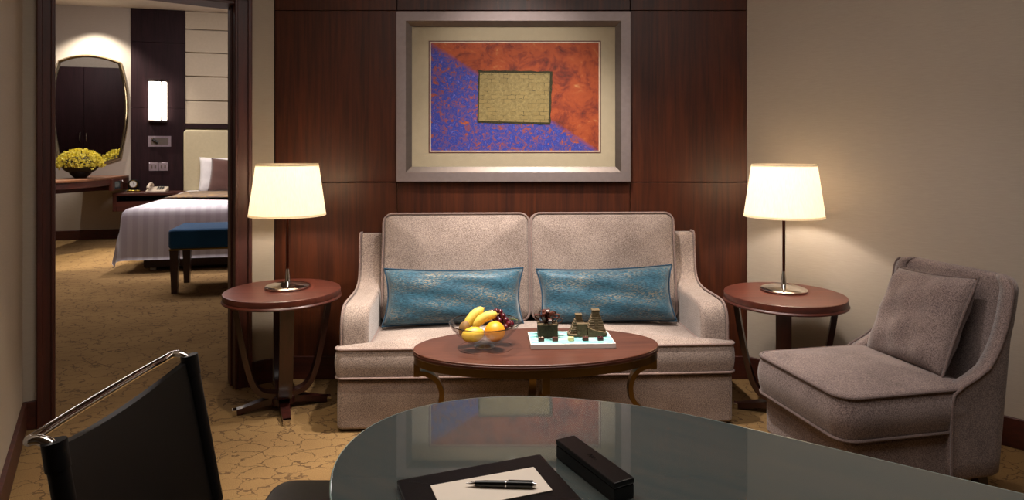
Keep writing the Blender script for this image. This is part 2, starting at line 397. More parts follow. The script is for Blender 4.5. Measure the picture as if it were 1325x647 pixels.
def slab(P, z0, z1, r=.005, seg=4, crown=0, crown_bot=0, bm=None, T=None, power=2.5, bulge=0):
    """outline raised from z0 to z1 with rounded edges; optional soft crown (star-shaped outlines)"""
    P = [Vector(p).to_2d() for p in P]
    if area2(P) < 0: P = P[::-1]
    r = min(r, (z1-z0)/2-1e-5); t = bmesh.new(); rings = []
    def ring(Q, z): rings.append([t.verts.new((q.x, q.y, z)) for q in Q])
    cen = sum(P, Vector((0, 0)))/len(P)
    def inner(zb, amt, out):
        Q = offset(P, r); fr = (.93, .82, .66, .46, .24) if amt else ()
        L = [([cen+(q-cen)*f for q in Q], zb+amt*(1-f**power)) for f in fr]
        return L
    B = inner(z0, -crown_bot, -1) or [(offset(P, r*1.4+.002), z0)]; Tp = inner(z1, crown, 1) or [(offset(P, r*1.4+.002), z1)]
    for Q, z in reversed(B): ring(Q, z)
    for k in range(seg+1):
        a = PI/2*k/seg; ring(offset(P, r*(1-math.sin(a))), z0+r*(1-math.cos(a)))
    if bulge:
        for k in range(1, 6): ring(offset(P, -bulge*math.sin(PI*k/6)), z0+r+(z1-z0-2*r)*k/6)
    for k in range(seg+1):
        a = PI/2*k/seg; ring(offset(P, r*(1-math.cos(a))), z1-r*(1-math.sin(a)))
    for Q, z in Tp: ring(Q, z)
    N = len(P)
    for a, b in zip(rings, rings[1:]):
        for i in range(N): t.faces.new((a[i], a[(i+1) % N], b[(i+1) % N], b[i]))
    t.faces.new(rings[0][::-1]); t.faces.new(rings[-1])
    if T is not None: t.transform(T)
    return merge(bm, t)
def ellipse(a, b, n=72, cx=0, cy=0): return [(cx+a*math.cos(2*PI*i/n), cy+b*math.sin(2*PI*i/n)) for i in range(n)]
def rrect(x0, x1, y0, y1, r, k=6, sub=1):
    out = []
    for cx, cy, a0 in ((x1-r, y1-r, 0), (x0+r, y1-r, 90), (x0+r, y0+r, 180), (x1-r, y0+r, 270)):
        for i in range(k+1):
            a = math.radians(a0+90*i/k); out.append((cx+r*math.cos(a), cy+r*math.sin(a)))
    if sub > 1:
        o2 = []
        for i, p in enumerate(out):
            q = out[(i+1) % len(out)]; o2.append(p); L = math.dist(p, q)
            if L > r: o2 += [(p[0]+(q[0]-p[0])*j/sub, p[1]+(q[1]-p[1])*j/sub) for j in range(1, sub)]
        out = o2
    return out
def pillow(w_, h_, t_, pinch=.06, N=28, T=None, wr=.006, seed=1, p=4):
    """scatter cushion in the XZ plane, thickness along Y"""
    rnd = random.Random(seed); ph = [rnd.uniform(0, 6) for _ in range(6)]
    bm = bmesh.new(); g = {}
    for s in (1, -1):
        for i in range(N+1):
            for j in range(N+1):
                u, v = -1+2*i/N, -1+2*j/N
                if s < 0 and (i in (0, N) or j in (0, N)): g[s, i, j] = g[1, i, j]; continue
                x = w_/2*u*(1-pinch*(1-v*v)*abs(u)**2); z = h_/2*v*(1-pinch*1.3*(1-u*u)*abs(v)**2)
                k = max(0, (1-abs(u)**p)*(1-abs(v)**p))**.55
                y = s*t_/2*k + wr*k*math.sin(7*u+4*v+ph[0])*math.sin(5*v-3*u+ph[1])
                g[s, i, j] = bm.verts.new((x, y, z))
    for s in (1, -1):
        for i in range(N):
            for j in range(N): bm.faces.new((g[s, i, j], g[s, i+1, j], g[s, i+1, j+1], g[s, i, j+1]))
    if T is not None: bm.transform(T)
    return bm
def pillow_edge(w_, h_, pinch, n=24):
    out = []
    for a, b, c, d in ((-1, -1, 1, -1), (1, -1, 1, 1), (1, 1, -1, 1), (-1, 1, -1, -1)):
        for i in range(n):
            u, v = a+(c-a)*i/n, b+(d-b)*i/n
            out.append(Vector((w_/2*u*(1-pinch*(1-v*v)*u*u), 0, h_/2*v*(1-pinch*1.3*(1-u*u)*v*v))))
    return out
def ball(r, c=(0, 0, 0), s=(1, 1, 1), u=16, v=10, bm=None, T=None):
    t = bmesh.new(); bmesh.ops.create_uvsphere(t, u_segments=u, v_segments=v, radius=r)
    t.transform(Matrix.Translation(c) @ Matrix.Diagonal((*s, 1)))
    if T is not None: t.transform(T)
    return merge(bm, t)
def poly_prism(P, z0, z1, bm=None, T=None): return slab(P, z0, z1, 0.0, 1, bm=bm, T=T) if False else _pp(P, z0, z1, bm, T)
def _pp(P, z0, z1, bm, T):
    t = bmesh.new(); a = [t.verts.new((p[0], p[1], z0)) for p in P]; b = [t.verts.new((p[0], p[1], z1)) for p in P]; N = len(P)
    for i in range(N): t.faces.new((a[i], a[(i+1) % N], b[(i+1) % N], b[i]))
    t.faces.new(a[::-1]); t.faces.new(b)
    if T is not None: t.transform(T)
    return merge(bm, t)
def at(x, y, z):
    """point of the plane at height z that the pixel (x, y) of the photograph looks at"""
    Y = F_PX*(EYE-z)/(y-HZ); return Vector(((x-CX)/F_PX*Y, Y, z))
def wall_T(p, q):
    """frame of a wall from p to q: local x along it, local y into the room side (to the left of p->q is -y)"""
    d = Vector((q[0]-p[0], q[1]-p[1])); return TR(p[0], p[1], 0, math.atan2(d.y, d.x)), d.length

# ------------------------------------------------------------------ room shell
CE = 2.75; TOP = 3.5
BL, BR = (-1.342, 3.68), (1.353, 3.68)                       # ends of the panelled back wall
D0 = (-1.342, 3.638); DL = (-2.266, 3.0)                     # doorway wall
LW = (-.926, .9); RW = (4.25, .81)
struct('floor', box(-13, 6.5, -3.3, 13, -.1, 0), 'carpet')
room = [(-1.36, 3.66), DL, LW, (-2.6, .55), (-2.6, -3.1), (4.25, -3.1), RW, BR]
struct('ceiling', _pp(room, CE, CE+.1, None, None), 'ceil')
# panelled back wall: backing plus nine boards with open joints
bw = box(-1.36, 1.353, 3.70, 3.80, 0, TOP)
struct('wall_back', bw, 'dark')
bm = None
xs = [-1.342, -.645, .685, 1.353]; zs = [0, 1.12, 2.10, CE]; g = .0018
for i in range(3):
    for j in range(3):
        bm = box(xs[i]+g, xs[i+1]-g, 3.68, 3.704, zs[j]+g, zs[j+1]-g, .0015, 1, bm)
struct('wall_panelling', bm, 'panel', label='dark reddish wood panelling behind the sofa', cat='wall panel')
struct('baseboard_back', box(-1.342, 1.353, 3.668, 3.682, 0, .13, .002, 1), 'trimh')
T, L = wall_T(BR, RW)
struct('wall_right', box(0, L, 0, .12, 0, TOP), 'wall', T)
struct('baseboard_right', box(0, L, -.014, .001, 0, .13, .002, 1), 'trimh', T)
T, L = wall_T(LW, DL)
struct('wall_left', box(-.02, L, 0, .12, 0, TOP), 'wall_dim', T)
struct('baseboard_left', box(0, L, -.016, .001, 0, .13, .002, 1), 'trimh', T)
# doorway wall: local x from DL end to the panel, opening between
TD, LD = wall_T(DL, D0)
sx = lambda s: LD-s
a0, a1 = sx(1.025), sx(.182)
bm = box(-.02, a0, 0, .16, 0, TOP); box(a1, LD+.012, 0, .16, 0, TOP, bm=bm); box(a0, a1, 0, .16, 2.12, TOP, bm=bm)
struct('wall_doorway', bm, 'wall_dim', TD)
bm = box(-.0, sx(1.07), -.016, .001, 0, .13, .002, 1); box(sx(.112), LD, -.016, .001, 0, .13, .002, 1, bm)
struct('baseboard_doorway', bm, 'trimh', TD)
def casing(x0, x1, z0, z1, T, flip):
    bm = box(x0, x1, -.020, 0, z0, z1, .003, 2)
    return bm
bm = None                                                    # jamb lining with a stop
for x0, x1 in ((a0, a0+.018), (a1-.018, a1)):
    bm = box(x0, x1, -.004, .17, 0, 2.12, .002, 1, bm)
bm = box(a0+.018, a0+.026, .055, .115, 0, 2.10, .002, 1, bm); bm = box(a1-.026, a1-.018, .055, .115, 0, 2.10, .002, 1, bm)
bm = box(a0, a1, -.004, .17, 2.102, 2.12, .002, 1, bm)
struct('door_1', bm, 'trim', TD, label='dark wood lining of the open doorway', cat='door frame')
for k, (x0, x1) in enumerate(((sx(1.07), sx(1.0)), (sx(.2), sx(.112)))):
    bm = box(x0, x1, -.018, 0, 0, 2.20, .003, 2)
    xo = x0 if k == 0 else x1-.022
    box(xo, xo+.022, -.030, -.016, 0, 2.20, .005, 3, bm)
    xi = x1-.016 if k == 0 else x0
    box(xi, xi+.016, -.024, -.016, 0, 2.20, .004, 3, bm)
    struct('trim_%d' % (k+1), bm, 'trim', TD)
bm = box(sx(1.07), sx(.112), -.018, 0, 2.116, 2.20, .003, 2); box(sx(1.07), sx(.112), -.030, -.016, 2.18, 2.202, .005, 3, bm)
struct('trim_3', bm, 'trimh', TD)
# remainder of the living room, behind the photographer
bm = None
for p, q, nm in (((-2.6, .55), LW, 'wall_left_return'), ((-2.6, -3.1), (-2.6, .55), 'wall_left_rear'), ((4.25, -3.1), (-2.6, -3.1), 'wall_rear'), (RW, (4.25, -3.1), 'wall_right_rear')):
    T, L = wall_T(p, q); struct(nm, box(0, L, 0, .12, 0, CE+.05), 'wall', T)

# bedroom shell: local x along its far wall, local y away from the camera
W0 = (-6.217, 9.439); RB = math.radians(15); TB = TR(W0[0], W0[1], 0, RB)
def bed_pt(e, n, z=0): return TB @ Vector((e, n, z))
BC = 3.42
struct('ceiling_bedroom', _pp([D0, (-1.3, 3.8), (4, 3.8), (4, 13), (-13, 13), (-13, 1), (-4, 1), (-2.37, 3.05)], BC, BC+.1, None, None), 'ceil')
struct('wall_bedroom', box(-5.5, .606, 0, .12, 0, BC), 'wall', TB)
struct('baseboard_bedroom', box(-5.5, .606, -.02, .001, 0, .14, .004, 1), 'trimh', TB)
bm = None
for z0, z1 in ((0, 1.94), (1.94, 2.92), (2.92, BC)): bm = box(.606, 1.335, -.03, .12, z0+.002, z1-.002, .001, 1, bm)
struct('wall_bedroom_panel', bm, 'panel2', TB)
bm = None
zz = [1.66, 2.07, 2.44, 2.80, 3.17, BC]
zz = [1.70, 2.06, 2.43, 2.79, 3.14, BC]
for z0, z1 in zip(zz, zz[1:]): bm = box(1.34, 7, -.02, .1, z0+.006, z1-.006, .012, 3, bm)
struct('wall_bedroom_padded', bm, 'wallpanel', TB, 40)
struct('wall_bedroom_head', box(1.335, 7, .02, .12, 0, BC), 'wall_dim', TB)
struct('trim_4', box(1.34, 7, -.03, .04, 1.635, 1.70, .004, 1), 'panel2', TB)
T, L = wall_T(tuple(bed_pt(-5.5, -6).xy), tuple(bed_pt(-5.5, 0).xy)); struct('wall_bedroom_left', box(0, L, 0, .1, 0, BC), 'wall', T)
T, L = wall_T(tuple(bed_pt(7, 0).xy), tuple(bed_pt(7, -4).xy)); struct('wall_bedroom_right', box(0, L, 0, .1, 0, BC), 'wall', T)
T, L = wall_T(tuple(bed_pt(.3, -4.65).xy), tuple(bed_pt(-5.5, -4.65).xy)); struct('wall_bedroom_near', box(0, L, 0, .1, 0, BC), 'wall', T)

# ------------------------------------------------------------------ sofa
sf = thing('sofa', 'two-seat taupe woven sofa against the dark wood panelling', 'sofa', (.131, 3.0035, 0), math.radians(2.79))
HW = .936
obj('base', slab(rrect(-HW+.004, HW-.004, .012, .56, .03), .012, .238, .014, 3), 'sofa', sf)
# T-shaped seat cushion in front of the arms
AI, AO = .792, .922
def tshape(i=0):
    P = []
    def arc(cx, cy, r, a0, a1, k=6):
        for j in range(k+1):
            a = math.radians(a0+(a1-a0)*j/k); P.append((cx+r*math.cos(a), cy+r*math.sin(a)))
    r = .035
    arc(-HW+r, .0+r, r, 180, 270)
    for j in range(1, 14): P.append((-HW+r+(2*HW-2*r)*j/14, -.004*math.sin(PI*j/14)))
    arc(HW-r, r, r, 270, 360)
    arc(HW-.02, .058-.018, .018, 0, 90, 4)
    P.append((AI+.03, .058)); P.append((AI-.004, .075))
    for j in range(1, 6): P.append((AI-.006, .075+.37*j/6))
    arc(AI-.036, .45-.03, .03, 0, 90, 4)
    for j in range(1, 12): P.append((AI-.036-(2*AI-.072)*j/12, .45))
    arc(-AI+.036, .45-.03, .03, 90, 180, 4)
    for j in range(1, 6): P.append((-AI+.006, .445-.37*j/6))
    P.append((-AI+.004, .075)); P.append((-AI-.03, .058))
    arc(-HW+.02, .058-.018, .018, 90, 180, 4)
    return P
ts = tshape()
seat = obj('seat_cushion', slab(ts, .247, .392, .016, 5, crown=.032, power=2.6, bulge=.007), 'sofa', sf)
bm = sweep([Vector((p.x, p.y, .386)) for p in offset(ts, -.001)], .0058, 8, True)
sweep([Vector((p.x, p.y, .254)) for p in offset(ts, -.001)], .0058, 8, True, bm)
obj('piping', bm, 'pipe', seat)
arm_prof = [(.055, .235), (.052, .40), (.053, .47), (.062, .515), (.085, .548), (.125, .563), (.20, .566), (.30, .566), (.38, .568), (.44, .578), (.482, .60), (.505, .635), (.517, .69), (.523, .76), (.527, .825), (.545, .848), (.59, .848), (.598, .835), (.60, .235)]
MY = Matrix(((0, 0, 1, 0), (1, 0, 0, 0), (0, 1, 0, 0), (0, 0, 0, 1)))       # (a,b,c) -> x=c, y=a, z=b
for s in (-1, 1):
    P = arm_prof
    x0, x1 = (AI, AO) if s > 0 else (-AO, -AI)
    arm = obj('arm', slab(P, x0, x1, .022, 5, T=MY), 'sofa', sf)
    xo = AO-.006 if s > 0 else -AO+.006
    cp = catmull([(xo, a-.006 if i < 5 else a, b+.004 if i > 4 else b) for i, (a, b) in enumerate(P[:17])], 3)
    obj('piping', sweep(cp, .0055, 8), 'pipe', arm)
MX = Matrix(((1, 0, 0, 0), (0, 0, 1, 0), (0, 1, 0, 0), (0, 0, 0, 1)))       # (a,b,c) -> x=a, z=b, y=c
obj('backrest', slab(rrect(-AI-.01, AI+.01, .22, .80, .02), .53, .595, .02, 4, T=MX), 'sofa', sf)
for s in (-1, 1):
    cx = s*.396; P = rrect(-.389, .389, 0, .565, .05, 8, 8)
    TT = TR(cx, .405, .402, 0, math.radians(-8)) @ MX
    b = obj('back_cushion', slab(P, 0, .115, .028, 5, crown=.014, crown_bot=.034, T=TT, power=3), 'sofa', sf)
    bm = sweep([TT @ Vector((p.x, p.y, .008)) for p in offset(P, -.001)], .0058, 8, True)
    sweep([TT @ Vector((p.x, p.y, .107)) for p in offset(P, -.001)], .0058, 8, True, bm)
    obj('piping', bm, 'pipe', b)
# blue bolster pillows
SR = math.radians(2.79)
def spt(x, y, z): return Matrix.Translation((.131, 3.0035, 0)) @ Matrix.Rotation(SR, 4, 'Z') @ Vector((x, y, z))
for k, (x, lab) in enumerate(((-.405, 'long blue shimmering pillow on the left half of the sofa, behind the fruit bowl'), (.382, 'long blue shimmering pillow on the right half of the sofa, behind the chocolate sculptures'))):
    p = thing('bolster_pillow', lab, 'pillow', spt(x, .315, .553), SR+math.radians((-1, 1)[k]), 'blue pillows on the sofa')
    RX = TR(rx=math.radians(-14), ry=math.radians((0, -1.2)[k]))
    c = obj('cover', pillow(.715, .285, .13, .075, 30, RX, seed=k+3), 'blue', p, smooth=180)
    obj('piping', sweep([RX @ v for v in pillow_edge(.718, .288, .075)], .0045, 8, True), 'bluepipe', c)

# ------------------------------------------------------------------ side tables and lamps
def side_table(loc, rot, lab):
    t = thing('side_table', lab, 'side table', loc, 0, 'round side tables beside the sofa')
    obj('tabletop', lathe([(0, .599), (.276, .599), (.281, .597), (.283, .592), (.283, .572), (.281, .569), (.285, .566), (.288, .561), (.286, .556), (.279, .553), (.2, .553), (0, .553)], 72), 'tabletop', t)
    rz = [(.226, .554), (.216, .48), (.203, .40), (.188, .32), (.171, .24), (.155, .18), (.135, .13), (.105, .095), (.06, .078), (.01, .074)]
    for k in range(4):
        a = rot+k*PI/2; R = TR(rz=a)
        pth = catmull([(r, 0, z) for r, z in rz], 4)
        leg = obj('leg', strap(pth, (0, 1, 0), .064, .025, T=R), 'tableleg', t)
    for k in range(4):
        a = rot+k*PI/2; R = TR(rz=a)
        ft = obj('foot', strap([(.0, 0, .050), (.06, 0, .048), (.13, 0, .036), (.19, 0, .022), (.218, 0, .0165)], (0, 1, 0), [.05, .05, .045, .04, .036], [.034, .034, .028, .026, .026], T=R), 'tableleg', t)
        obj('foot_cap', box(.214, .236, -.019, .019, .001, .030, .003, 2, T=R), 'chrome', ft)
    obj('hub', lathe([(0, .030), (.06, .030), (.06, .066), (.05, .072), (0, .072)], 32), 'tableleg', t)
    return t
side_table((-1.148, 3.262, 0), math.radians(24), 'round mahogany side table between the doorway and the sofa')
side_table((1.347, 3.171, 0), math.radians(66), 'round mahogany side table between the sofa and the grey armchair')
def lamp(loc, lab, rz):
    t = thing('table_lamp', lab, 'lamp', loc, rz, 'lit table lamps')
    obj('base', lathe([(0, .0), (.104, .0), (.110, .004), (.111, .009), (.108, .013), (.085, .020), (.05, .026), (.022, .030), (.016, .034), (0, .034)], 64), 'chrome', t)
    obj('stem', lathe([(0, .03), (.0135, .032), (.012, .06), (.0085, .092), (.0085, .098), (0, .098)], 24), 'chrome', t)
    obj('rod', lathe([(0, .095), (.0072, .095), (.0072, .50), (0, .50)], 20), 'bronze', t)
    obj('bulb', ball(.028, (0, 0, .50), (1, 1, 1.3)), 'bulbglass', t)
    sh = obj('shade', lathe([(.1895, .372), (.1525, .634), (.1512, .634), (.1882, .372), (.1895, .372)], 72), 'shade', t, smooth=60)
    obj('trim_band', lathe([(.1905, .370), (.1895, .380), (.1878, .380), (.1885, .370), (.1905, .370)], 72), 'shade', sh)
    obj('diffuser', lathe([(0, .622), (.152, .622), (.152, .624), (0, .624)], 48), 'shade', sh)
    bm = None
    for k in range(3):
        a = k*2*PI/3; bm = sweep([(0, 0, .50), (.153*math.cos(a), .153*math.sin(a), .612)], .002, 6, bm=bm)
    obj('spider', bm, 'chrome', sh)
    pointl('lamp_light', (loc[0], loc[1], loc[2]+.505), 9.5, .03, (1, .90, .80))
lamp((-1.138, 3.30, .5995), 'lit table lamp with cream shade beside the doorway', 0)
lamp((1.37, 3.23, .5995), 'lit table lamp with cream shade beside the bare beige wall', .4)

# ------------------------------------------------------------------ coffee table
CT = (.1115, 2.66); CR = math.radians(5.5)
ct = thing('coffee_table', 'oval wooden coffee table with curved brass legs in front of the sofa', 'coffee table', (CT[0], CT[1], 0), CR)
top = obj('tabletop', slab(ellipse(.506, .254, 96), .484, .5, .004, 3), 'coffee_wood', ct)
obj('edge_band', slab(ellipse(.508, .256, 96), .478, .493, .004, 3), 'coffee_edge', top)
ri = ellipse(.085, .078, 64, -.235, -.035)
obj('bowl_shadow_ring', sweep([Vector((x, y, .4998)) for x, y in ellipse(.112, .098, 64, -.215, -.012)], .0012, 6, True), 'coffee_edge', top)  # shadow ring of the fruit bowl, modelled as a thin dark line
bm = bmesh.new()
def band(P, Q, z0, z1, bm):
    N = len(P); v = [[bm.verts.new((p[0], p[1], z)) for p in R] for R, z in ((P, z0), (P, z1), (Q, z1), (Q, z0))]
    for k in range(4):
        for i in range(N): bm.faces.new((v[k][i], v[k][(i+1) % N], v[(k+1) % 4][(i+1) % N], v[(k+1) % 4][i]))
    return bm
obj('apron', band(ellipse(.503, .251, 96), ellipse(.491, .239, 96), .448, .480, bm), 'brass', ct)
legp = [(-.0, .47), (-.0, .405)]
curve = [(-.012, .402), (-.045, .395), (-.078, .372), (-.096, .335), (-.099, .30), (-.090, .262), (-.066, .232), (-.036, .207), (-.014, .172), (-.006, .12), (-.010, .06), (.004, .012)]
for k, R0 in enumerate((.491, .239, .491, .239)):
    R = TR(rz=k*PI/2)
    bm = box(R0-.012, R0+.012, -.015, .015, .388, .455, .001, 1, T=R)
    strap(catmull([(R0+a, 0, z) for a, z in curve], 5), (0, 1, 0), .030, .020, bm, R)
    obj('leg', bm, 'brass', ct)

# ------------------------------------------------------------------ fruit bowl and fruit
bx, by = -.104, 2.632; TZ = .5004
fb = thing('fruit_bowl', 'clear glass footed bowl of fruit on the oval coffee table', 'bowl', (bx, by, TZ))
pr = [(0, .0225), (.04, .023), (.075, .033), (.11, .058), (.132, .083), (.1425, .1), (.1440, .1005), (.1445, .0985), (.135, .081), (.112, .0545), (.077, .029), (.04, .019), (0, .0185)]
obj('bowl', lathe(pr, 72), 'bowlglass', fb)
obj('foot', lathe([(0, .020), (.024, .019), (.03, .014), (.043, .004), (.044, .001), (.042, 0), (.026, .003), (.02, .012), (0, .013)], 12), 'footglass', fb, smooth=20)
obj('rim', sweep([(.1438*math.cos(2*PI*i/64), .1438*math.sin(2*PI*i/64), .1005) for i in range(64)], .0021, 6, True), 'rimglass', fb)
def fruit(name, bm, m, lab, cat, loc, group=None): return one(name, bm, m, lab, cat, (bx+loc[0], by+loc[1], TZ+loc[2]), 0, group, 180)
def banana(L, R, bend, T):
    pts = [];  rad = []
    for i in range(17):
        s = -1+2*i/16; pts.append(Vector((s*L/2, 0, bend*(1-s*s)))); k = max(0, 1-abs(s)**3.2); rad.append(.005+(R-.005)*k**.6 if abs(s) < .97 else .005)
    return sweep(pts, rad, 8, T=T)
def banana_thing(loc, T, lab):
    t = thing('banana', lab, 'banana', (bx+loc[0], by+loc[1], TZ+loc[2]), 0, 'bananas in the bowl')
    obj('peel', banana(.112, .0205, .015, T), 'banana', t, smooth=180)
    obj('tip', sweep([T @ Vector((.0545, 0, .001)), T @ Vector((.063, 0, -.003))], [.005, .004], 6), 'kiwi', t)
banana_thing((-.042, .030, .105), TR(rz=.5, ry=-.75), 'upright yellow banana at the back left of the fruit bowl')
banana_thing((.002, .018, .099), TR(rz=.15, ry=-.50), 'yellow banana leaning behind the orange in the fruit bowl')
fruit('mango', ball(.034, (0, 0, 0), (1.35, .9, .88), 24, 16, T=TR(ry=-.12, rz=.15)), 'mango', 'plump yellow mango at the front of the fruit bowl', 'mango', (-.045, -.052, .064))
fruit('kiwi_fruit', ball(.026, (0, 0, 0), (.85, .9, 1.2), 20, 14, T=TR(ry=.35)), 'kiwi', 'brown fruit at the left edge of the fruit bowl', 'fruit', (-.083, -.004, .076))
o = thing('orange', 'round orange at the front of the glass fruit bowl', 'orange', (bx+.043, by-.038, TZ+.073))
obj('peel', ball(.041, (0, 0, 0), (1, 1, .97), 32, 20), 'orange', o, smooth=180)
obj('stem_end', ball(.004, (.006, .012, .0385), (1, 1, .4), 8, 6), 'stem', o)
gr = thing('grape_bunch', 'bunch of dark red grapes at the right of the fruit bowl', 'grapes', (bx+.075, by+.03, TZ+.08))
gpos = [(-.045, .025, .045), (-.028, .02, .052), (-.012, .025, .046), (-.035, .005, .028), (.0, .01, .034), (.012, .0, .020), (-.015, -.002, .018), (.024, -.012, .008), (.012, -.018, -.004), (.034, -.002, .004), (.0, .02, .012), (.03, .018, .010), (-.02, .02, .022)]
for p in gpos: obj('grape', ball(.0125, p, (1, 1, 1.08), 16, 12), 'grape', gr, smooth=180)
obj('stem', sweep(catmull([(-.02, .02, .03), (.01, .015, .02), (.04, .01, .022), (.062, .01, .018)], 4), .0018, 6), 'stem', gr)

# ------------------------------------------------------------------ marble board with chocolates
br_ = math.radians(2.6); bc = Vector((.252, 2.695, .5004))
mb = thing('serving_board', 'white marble board with aqua glaze on the coffee table', 'board', bc, br_)
obj('slab', box(-.173, .173, -.092, .092, 0, .020, .002, 2), 'marble', mb)
obj('glaze', box(-.168, .168, -.086, .088, .0195, .0212, .0006, 1), 'glaze', mb)
def on_board(x, y, z=.0213): return bc+Matrix.Rotation(br_, 3, 'Z') @ Vector((x, y, z))
gb = thing('chocolate_gift_box', 'mossy chocolate gift box topped by a ribbon bow, on the marble board', 'chocolate box', on_board(-.094, .022), br_)
obj('box', box(-.041, .041, -.03, .03, 0, .054, .002, 2), 'moss', gb)
obj('lid_edge', box(-.043, .043, -.032, .032, .050, .057, .002, 2), 'temple', gb)
bow = None
bmb = bmesh.new()
rnd = random.Random(5)
for k in range(13):
    a = k*2.4; el = .15+1.15*(k/13); R = .057 if k < 8 else .047
    T = TR(0, 0, .058, a) @ TR(ry=-el)
    loop = [Vector((.004+R*(1-math.cos(2*PI*i/14))/2*1.05, 0, .013*math.sin(2*PI*i/14))) for i in range(15)]
    lp = strap(loop, (0, 1, 0), .013, .0025, T=T)
    obj('ribbon_loop', lp, 'choc', gb)
bmb.free()
ps = thing('chocolate_temple', 'chocolate sculpture of two stepped towers on the marble board', 'chocolate sculpture', on_board(.074, .028), br_)
obj('plinth', slab(rrect(-.084, .084, -.036, .034, .03), 0, .011, .003, 2), 'temple', ps)
def steps(cx, cy, w0, d0, n, h, shr, z0):
    bm = None
    for i in range(n):
        k = 1-shr*i/n; bm = box(cx-w0*k/2, cx+w0*k/2, cy-d0*k/2, cy+d0*k/2, z0+h*i/n-(.001 if i else 0), z0+h*(i+1)/n, .001, 1, bm)
    return bm
bm = steps(-.035, .006, .075, .05, 6, .056, .62, .010); box(-.048, -.022, -.006, .018, .065, .084, .0015, 1, bm); box(-.050, -.020, -.008, .020, .083, .089, .0015, 1, bm)
obj('small_tower', bm, 'temple', ps)
bm = steps(.038, .006, .082, .055, 8, .076, .62, .010); box(.022, .052, -.008, .018, .085, .101, .0015, 1, bm); box(.020, .054, -.010, .020, .100, .107, .0015, 1, bm)
for i in range(10): box(.030, .044, -.034+.0022*i, -.02+.0022*i, .010, .016+.0066*i, bm=bm)
obj('tall_tower', bm, 'temple', ps)
bm = box(-.046, -.004, -.034, -.012, .010, .050, .002, 2); box(-.048, -.002, -.036, -.010, .049, .056, .002, 2, bm); box(-.043, -.033, -.038, -.033, .010, .026, .001, 1, bm)
_pp([(-.002, .010), (.075, .010), (.075, .018), (.02, .030), (-.002, .040)], .018, .036, bm, Matrix(((1, 0, 0, 0), (0, 0, -1, 0), (0, 1, 0, 0), (0, 0, 0, 1))))
obj('gatehouse', bm, 'temple', ps)
for x, m, lab in ((-.127, 'choc', 'dark chocolate square with crumb topping at the left end of the row'), (-.070, 'milk', 'brown chocolate square second from the left in the row of five'), (-.005, 'cream', 'pale cream white chocolate square in the row on the marble board'), (.055, 'milk', 'plain milk chocolate square in front of the temple sculpture'), (.116, 'redchoc', 'dark chocolate square with red topping, at the right end of the row')):
    c = thing('chocolate', lab, 'chocolate', on_board(x, -.050), br_, 'chocolates along the marble board')
    obj('piece', box(-.012, .012, -.010, .010, 0, .014, .002, 2), m, c)
    bm = None
    for q in range(5): bm = ball(.0026, (rnd.uniform(-.008, .008), rnd.uniform(-.006, .006), .0145), (1, 1, .6), 8, 6, bm)
    obj('topping', bm, {'choc': 'plastic', 'milk': 'milk', 'cream': 'cream', 'redchoc': 'grape'}[m], c)

# ------------------------------------------------------------------ painting
px0, px1, pz0, pz1 = -.641, .680, 1.126, 2.086; pcx, pcz = (px0+px1)/2, (pz0+pz1)/2; pw, ph = (px1-px0)/2, (pz1-pz0)/2
pt = thing('framed_painting', 'large silver framed abstract print in orange and blue above the sofa', 'painting', (pcx, 3.679, pcz))
def picture_frame(wo, ho, wi, hi, y0o, y0i, yb, bm=None):
    bm = bm or bmesh.new(); R = []
    for (w_, h_, y) in ((wo, ho, yb), (wo, ho, y0o), (wi, hi, y0i), (wi, hi, yb)):
        R.append([bm.verts.new((s*w_, y, t*h_)) for s, t in ((-1, -1), (1, -1), (1, 1), (-1, 1))])
    for a, b in zip(R, R[1:]+R[:1]):
        for i in range(4): bm.faces.new((a[i], a[(i+1) % 4], b[(i+1) % 4], b[i]))
    return bm
fr = obj('frame', picture_frame(pw, ph, pw-.052, ph-.052, -.038, -.036, 0), 'silver', pt, smooth=20)
obj('inner_slope', picture_frame(pw-.0515, ph-.0515, pw-.083, ph-.083, -.035, -.016, 0), 'silverdark', fr, smooth=20)
obj('mat_board', box(-pw+.08, pw-.08, -.012, -.008, -ph+.08, ph-.08), 'mat', pt, smooth=0)
prx, prz = .4775, .307; ox = .0075
T = TR(ox, 0, 0)
bm = picture_frame(prx+.012, prz+.012, prx+.006, prz+.006, -.0135, -.0135, -.0115); obj('fillet', bm, 'fillet', pt, T, 0)
bm = picture_frame(prx+.006, prz+.006, prx-.001, prz-.001, -.0132, -.0132, -.0115); obj('fillet', bm, 'filletlight', pt, T, 0)
obj('print', box(-prx+ox, prx+ox, -.0128, -.0118, -prz, prz), 'print', pt, smooth=0)
def quad(px, y): return [((x-660)/835*3.667-pcx, (195-yy)/835*3.667+1.3-pcz) for x, yy in px]
MZ = Matrix(((1, 0, 0, 0), (0, 0, -1, 0), (0, 1, 0, 0), (0, 0, 0, 1)))       # (a,b,c) -> x=a, y=-c, z=b
rough = []
q = quad(((618, 158.5), (712.5, 161.5), (715, 92.5), (619, 91)), 0)
for i in range(4):
    a, b = q[i], q[(i+1) % 4]
    for j in range(14):
        s = j/14; rough.append((a[0]+(b[0]-a[0])*s+rnd.uniform(-.003, .003), a[1]+(b[1]-a[1])*s+rnd.uniform(-.003, .003)))
gp = obj('dark_backing', _pp(rough, .0128, .0150, None, MZ), 'moss', pt, smooth=0)
obj('gold_patch', _pp(quad(((619.5, 156.5), (710, 158.5), (711.5, 95.5), (621, 94)), 0), .0150, .0172, None, MZ), 'goldpatch', gp, smooth=0)
obj('glazing', box(-pw+.082, pw-.082, -.0215, -.0195, -ph+.082, ph-.082), 'glass', pt, smooth=0)

